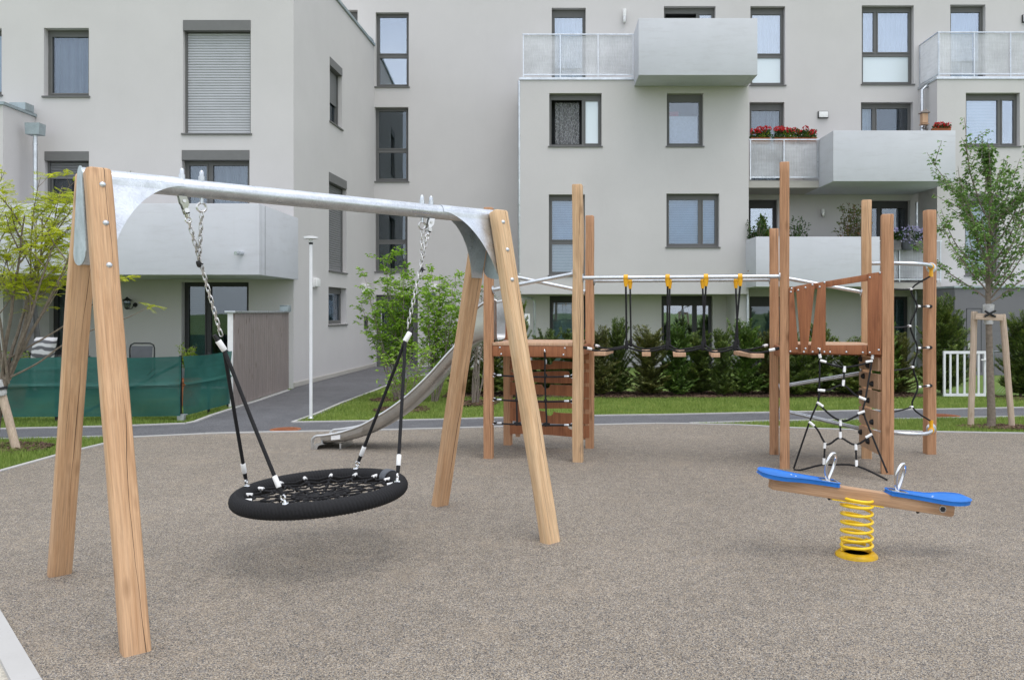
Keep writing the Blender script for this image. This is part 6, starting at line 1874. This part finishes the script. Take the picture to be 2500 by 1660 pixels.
# ------------------------------------------------------------------ leaning tree with feathery yellow-green leaves (left edge)
def feathery(base, seed):
    r = random.Random(seed); f, st = MB(), MB(); fork = V((-6.28, 9.25, .80))
    m = MB(); m.tube(smoothpath([base + V((0, 0, -.02)), base + V((.05, 0, .35)), fork], 6), taper(.055, .046, 13), 12)
    def leafy(pts, n, L0):
        for _ in range(n):
            q = r.uniform(.25, 1); i = min(int(q * (len(pts) - 1)), len(pts) - 2); p = pts[i].lerp(pts[i + 1], r.random())
            ax = (rdir(r, -.45, .5) + (pts[i + 1] - pts[i]).normalized() * .5).normalized(); L = L0 * r.uniform(.7, 1.25); nn = (V((0, 0, 1)) + rdir(r) * .6).normalized(); sd_ = ax.cross(nn).normalized()
            rc = [p + ax * L * k / 8 - V((0, 0, .25 * L * (k / 8) ** 2)) for k in range(9)]
            for k in range(1, 9):
                for sg in (1, -1): leaf_quads(f, rc[k], ax * .35 + sd_ * sg - V((0, 0, .15)), nn, .031 * (1.1 - .04 * abs(k - 4)), .0145, .1)
            leaf_quads(f, rc[-1], ax, nn, .03, .014, .1)
    def limb(p, d, L, rad, lv, lift, tgt=None):
        n = max(6, int(L / .14)); pts = curve(p, d, L, n, r, .085, lift); st.tube(pts, taper(rad, rad * .32, n + 1), 6, cap=False)
        if lv:
            for i in range(max(2, n // 2 - 1), n):
                if r.random() < .72:
                    t_ = (pts[i + 1] - pts[i]).normalized(); a = rdir(r, -.2, .6)
                    limb(pts[i], t_ * .8 + a * .75, L * r.uniform(.20, .36), rad * .42, lv - 1, .02)
            if lv == 1: leafy(pts, 5, .14)
        else: leafy(pts, int(5 + L * 13), .14)
        return pts
    aims = [(.42, -.3, 1.35), (.62, .2, 1.15), (.15, .35, 1.4), (.85, -.1, 1.3), (-.2, -.1, 1.4), (.32, .45, 1.5), (.75, -.35, 1.5), (-.5, .3, 1.2), (.05, -.4, 1.3), (.55, .0, 1.7)]
    for k, a in enumerate(aims): limb(fork + V((.01 * k - .03, 0, -.02 * (k % 3))), V(a), r.uniform(1.75, 2.2), .024 - .001 * k, 2, .03)
    # one long low twig reaching out behind the swing legs
    lp = smoothpath([fork, P(90, 888, 9.2), P(150, 845, 9.2), P(232, 803, 9.2), P(300, 780, 9.2), P(340, 762, 9.15), P(372, 744, 9.1)], 5); st.tube(lp, taper(.013, .003, len(lp)), 5, cap=False); leafy(lp[-4:], 7, .14)
    lp = smoothpath([fork + V((.05, 0, .25)), P(150, 800, 9.3), P(225, 745, 9.3), P(285, 690, 9.3), P(312, 678, 9.3)], 5); st.tube(lp, taper(.012, .003, len(lp)), 5, cap=False); leafy(lp[-5:], 9, .14)
    t = thing('feathery_tree', base, 'small many branched tree with feathery yellow green leaves at the left edge', 'tree')
    m.build('trunk', M_['bark'], t, smooth=60); st.build('branches', M_['bark'], t, smooth=60); f.build('crown', M_['l_yellow'], t)


feathery(TL, 5)
t = thing('tree_stake', G(42, 1096), 'leaning pale round stake tied to the feathery tree at the left edge', 'tree stake')
a, b = G(42, 1097), P(-2, 940, 9.25); m = MB(); m.tube([a - V((0, 0, .04)), a.lerp(b, .5), b + (b - a) * .03], .045, 14); m.build('stake', M_['birch'], t, smooth=40)
m = MB(); q = P(3, 948, 9.22); m.lathe(q - V((0, 0, .09)), [(.05, 0), (.066, .03), (.06, .1), (.068, .16), (.05, .19)], 14, (-.25, 0, 1)); m.build('wrap', M_['wrap'], t, smooth=40)
m = MB(); m.lathe(q - V((0, 0, .02)), [(.069, 0), (.069, .03)], 14, (-.25, 0, 1)); m.build('tie_strap', M_['black'], t)


# ------------------------------------------------------------------ lawn blades
def blades(polys, n, label, seed, hmin=.025, hmax=.06):
    from mathutils.geometry import tessellate_polygon
    r = random.Random(seed); tri = []; ar = []
    for pts in polys:
        vs = [V((p[0], p[1], 0)) for p in pts]
        for a, b, c in tessellate_polygon([vs]): tri.append((vs[a], vs[b], vs[c])); ar.append((vs[b] - vs[a]).cross(vs[c] - vs[a]).length)
    import itertools
    cum = list(itertools.accumulate(ar)); m = MB(); mv, mf = m.v, m.f
    for _ in range(n):
        a, b, c = r.choices(tri, cum_weights=cum)[0]; s, q = r.random(), r.random()
        if s + q > 1: s, q = 1 - s, 1 - q
        p = a + (b - a) * s + (c - a) * q; p.z = -.03
        an = r.uniform(0, 3.14); cl = .6 + .55 * noise.noise(V((p.x * 1.3, p.y * 1.3, 2)))
        h = .03 + (hmin + (hmax - hmin) * r.random()) * max(.35, cl); w = r.uniform(.004, .008)
        dx, dy = math.cos(an) * w, math.sin(an) * w; lx, ly = r.gauss(0, .016), r.gauss(0, .016); o = len(mv)
        mv.append((p.x - dx, p.y - dy, -.03)); mv.append((p.x + dx, p.y + dy, -.03)); mv.append((p.x + lx, p.y + ly, -.03 + h)); mf.append((o, o + 1, o + 2))
    m.v = [V(q) for q in mv]
    tag(m.build('grass', M_['blade'], M=Matrix.Identity(4)), label, 'grass', None, 'stuff')


back = [G(720, 1029.5), G(771, 1011), G(835, 984), G(883, 966), G(930, 948), G(978, 929), G(1030, 917), V((-2.1, 20, 0)), V((-1.2, 16.2, 0)), V((-1.9, 14.85, 0)), V((2, 14.8, 0)), V((7.2, 14.85, 0)), V((8.2, 14.9, 0)), V((13, 14.4, 0)), V((13, 13.35, 0)), G(2500, 993), G(2360, 996), G(2100, 1000.5), G(1840, 1006), G(1600, 1011), G(1451, 1013), G(1228, 1018), G(1120, 1021), G(899, 1026)]
blades([back], 90000, 'mown lawn behind the path', 1)
blades([[G(0, 1072), G(252, 1066), G(318, 1064.5), G(318, 1066), G(253, 1082), G(140, 1109), G(0, 1148), V((-5.6, 7.2, 0)), V((-9, 7.0, 0)), V((-10, 10, 0))]], 42000, 'small lawn round the leaning tree at the left', 2, .03, .075)
blades([[G(1690, 1033), G(1790, 1030.5), G(1840, 1029), G(2100, 1024), G(2360, 1019.5), G(2500, 1017), V((12, 11.6, 0)), V((12, 10.25, 0)), G(2500, 1056.5), G(2400, 1055), G(2285, 1053.2), G(2181, 1050.5), G(2050, 1046.5), G(1926, 1042.5), G(1840, 1037.5)]], 40000, 'grass wedge between rubber surface and path round the young maple', 3)
blades([[V((-12, 11.1, 0)), G(0, 1044), G(300, 1037.5), G(453, 1031), G(478, 1026), G(520, 1010.5), G(572, 993.5), V((-5.4, 13.3, 0)), fc + V((-.05, .3, 0)), V((-12, 11.6, 0))]], 14000, 'grass strip at the foot of the green screen', 4, .03, .08)
blades([[V((-12, 11.7, 0)), fc + V((-.1, .35, 0)), V((-5.5, 13.3, 0)), V((-5.5, 14.3, 0)), V((-12, 14.3, 0))]], 12000, 'garden lawn behind the green screen', 5, .03, .07)

# ------------------------------------------------------------------ camera, sky, sun
cd = bpy.data.cameras.new('camera'); cam = bpy.data.objects.new('camera', cd); COL.objects.link(cam); S.camera = cam
cam.location = (0, 0, H); cam.rotation_euler = (math.pi / 2, 0, 0)
cd.sensor_width = 36; cd.lens = 36 * F / 2500; cd.shift_x = -(CX - 1250) / 2500; cd.shift_y = -(830 - CY) / 2500
cd.clip_start = .05; cd.clip_end = 3000

wd = bpy.data.worlds.new('World'); S.world = wd; wd.use_nodes = True; nt = wd.node_tree
bg = nt.nodes['Background']; sky = nt.nodes.new('ShaderNodeTexSky'); sky.sky_type = 'NISHITA'; sky.sun_disc = False
EL, AZ = math.radians(70), math.radians(148)
sky.sun_elevation = EL; sky.sun_rotation = AZ; sky.altitude = 200; sky.air_density = 1.0; sky.dust_density = 2.5; sky.ozone_density = 1.0
# cloud veil: soft grey-white cloud over the blue
tc = nt.nodes.new('ShaderNodeTexCoord'); no = nt.nodes.new('ShaderNodeTexNoise'); no.inputs['Scale'].default_value = 3.2; no.inputs['Detail'].default_value = 5
nt.links.new(tc.outputs['Generated'], no.inputs['Vector'])
mr_ = nt.nodes.new('ShaderNodeMapRange'); nt.links.new(no.outputs[0], mr_.inputs[0]); mr_.inputs[1].default_value = .3; mr_.inputs[2].default_value = .7; mr_.inputs[3].default_value = .40; mr_.inputs[4].default_value = .97
mx = nt.nodes.new('ShaderNodeMix'); mx.data_type = 'RGBA'; nt.links.new(mr_.outputs[0], mx.inputs[0]); nt.links.new(sky.outputs[0], mx.inputs[6]); mx.inputs[7].default_value = (8.6, 8.9, 9.5, 1)
nt.links.new(mx.outputs[2], bg.inputs['Color']); bg.inputs['Strength'].default_value = .114
sl = bpy.data.lights.new('sun', 'SUN'); so = bpy.data.objects.new('sun', sl); COL.objects.link(so)
sl.energy = .8; sl.angle = math.radians(36); sl.color = (1.0, .965, .92)
# sun direction from elevation and azimuth (sky rotation runs clockwise from +Y)
dv = V((math.sin(AZ) * math.cos(EL), math.cos(AZ) * math.cos(EL), math.sin(EL)))
so.rotation_euler = dv.to_track_quat('Z', 'Y').to_euler(); so.location = dv * 40
S.view_settings.view_transform = 'Standard'; S.view_settings.look = 'None'; S.view_settings.exposure = .75; S.view_settings.gamma = 1
S.render.engine = 'CYCLES'; S.cycles.transparent_max_bounces = 16
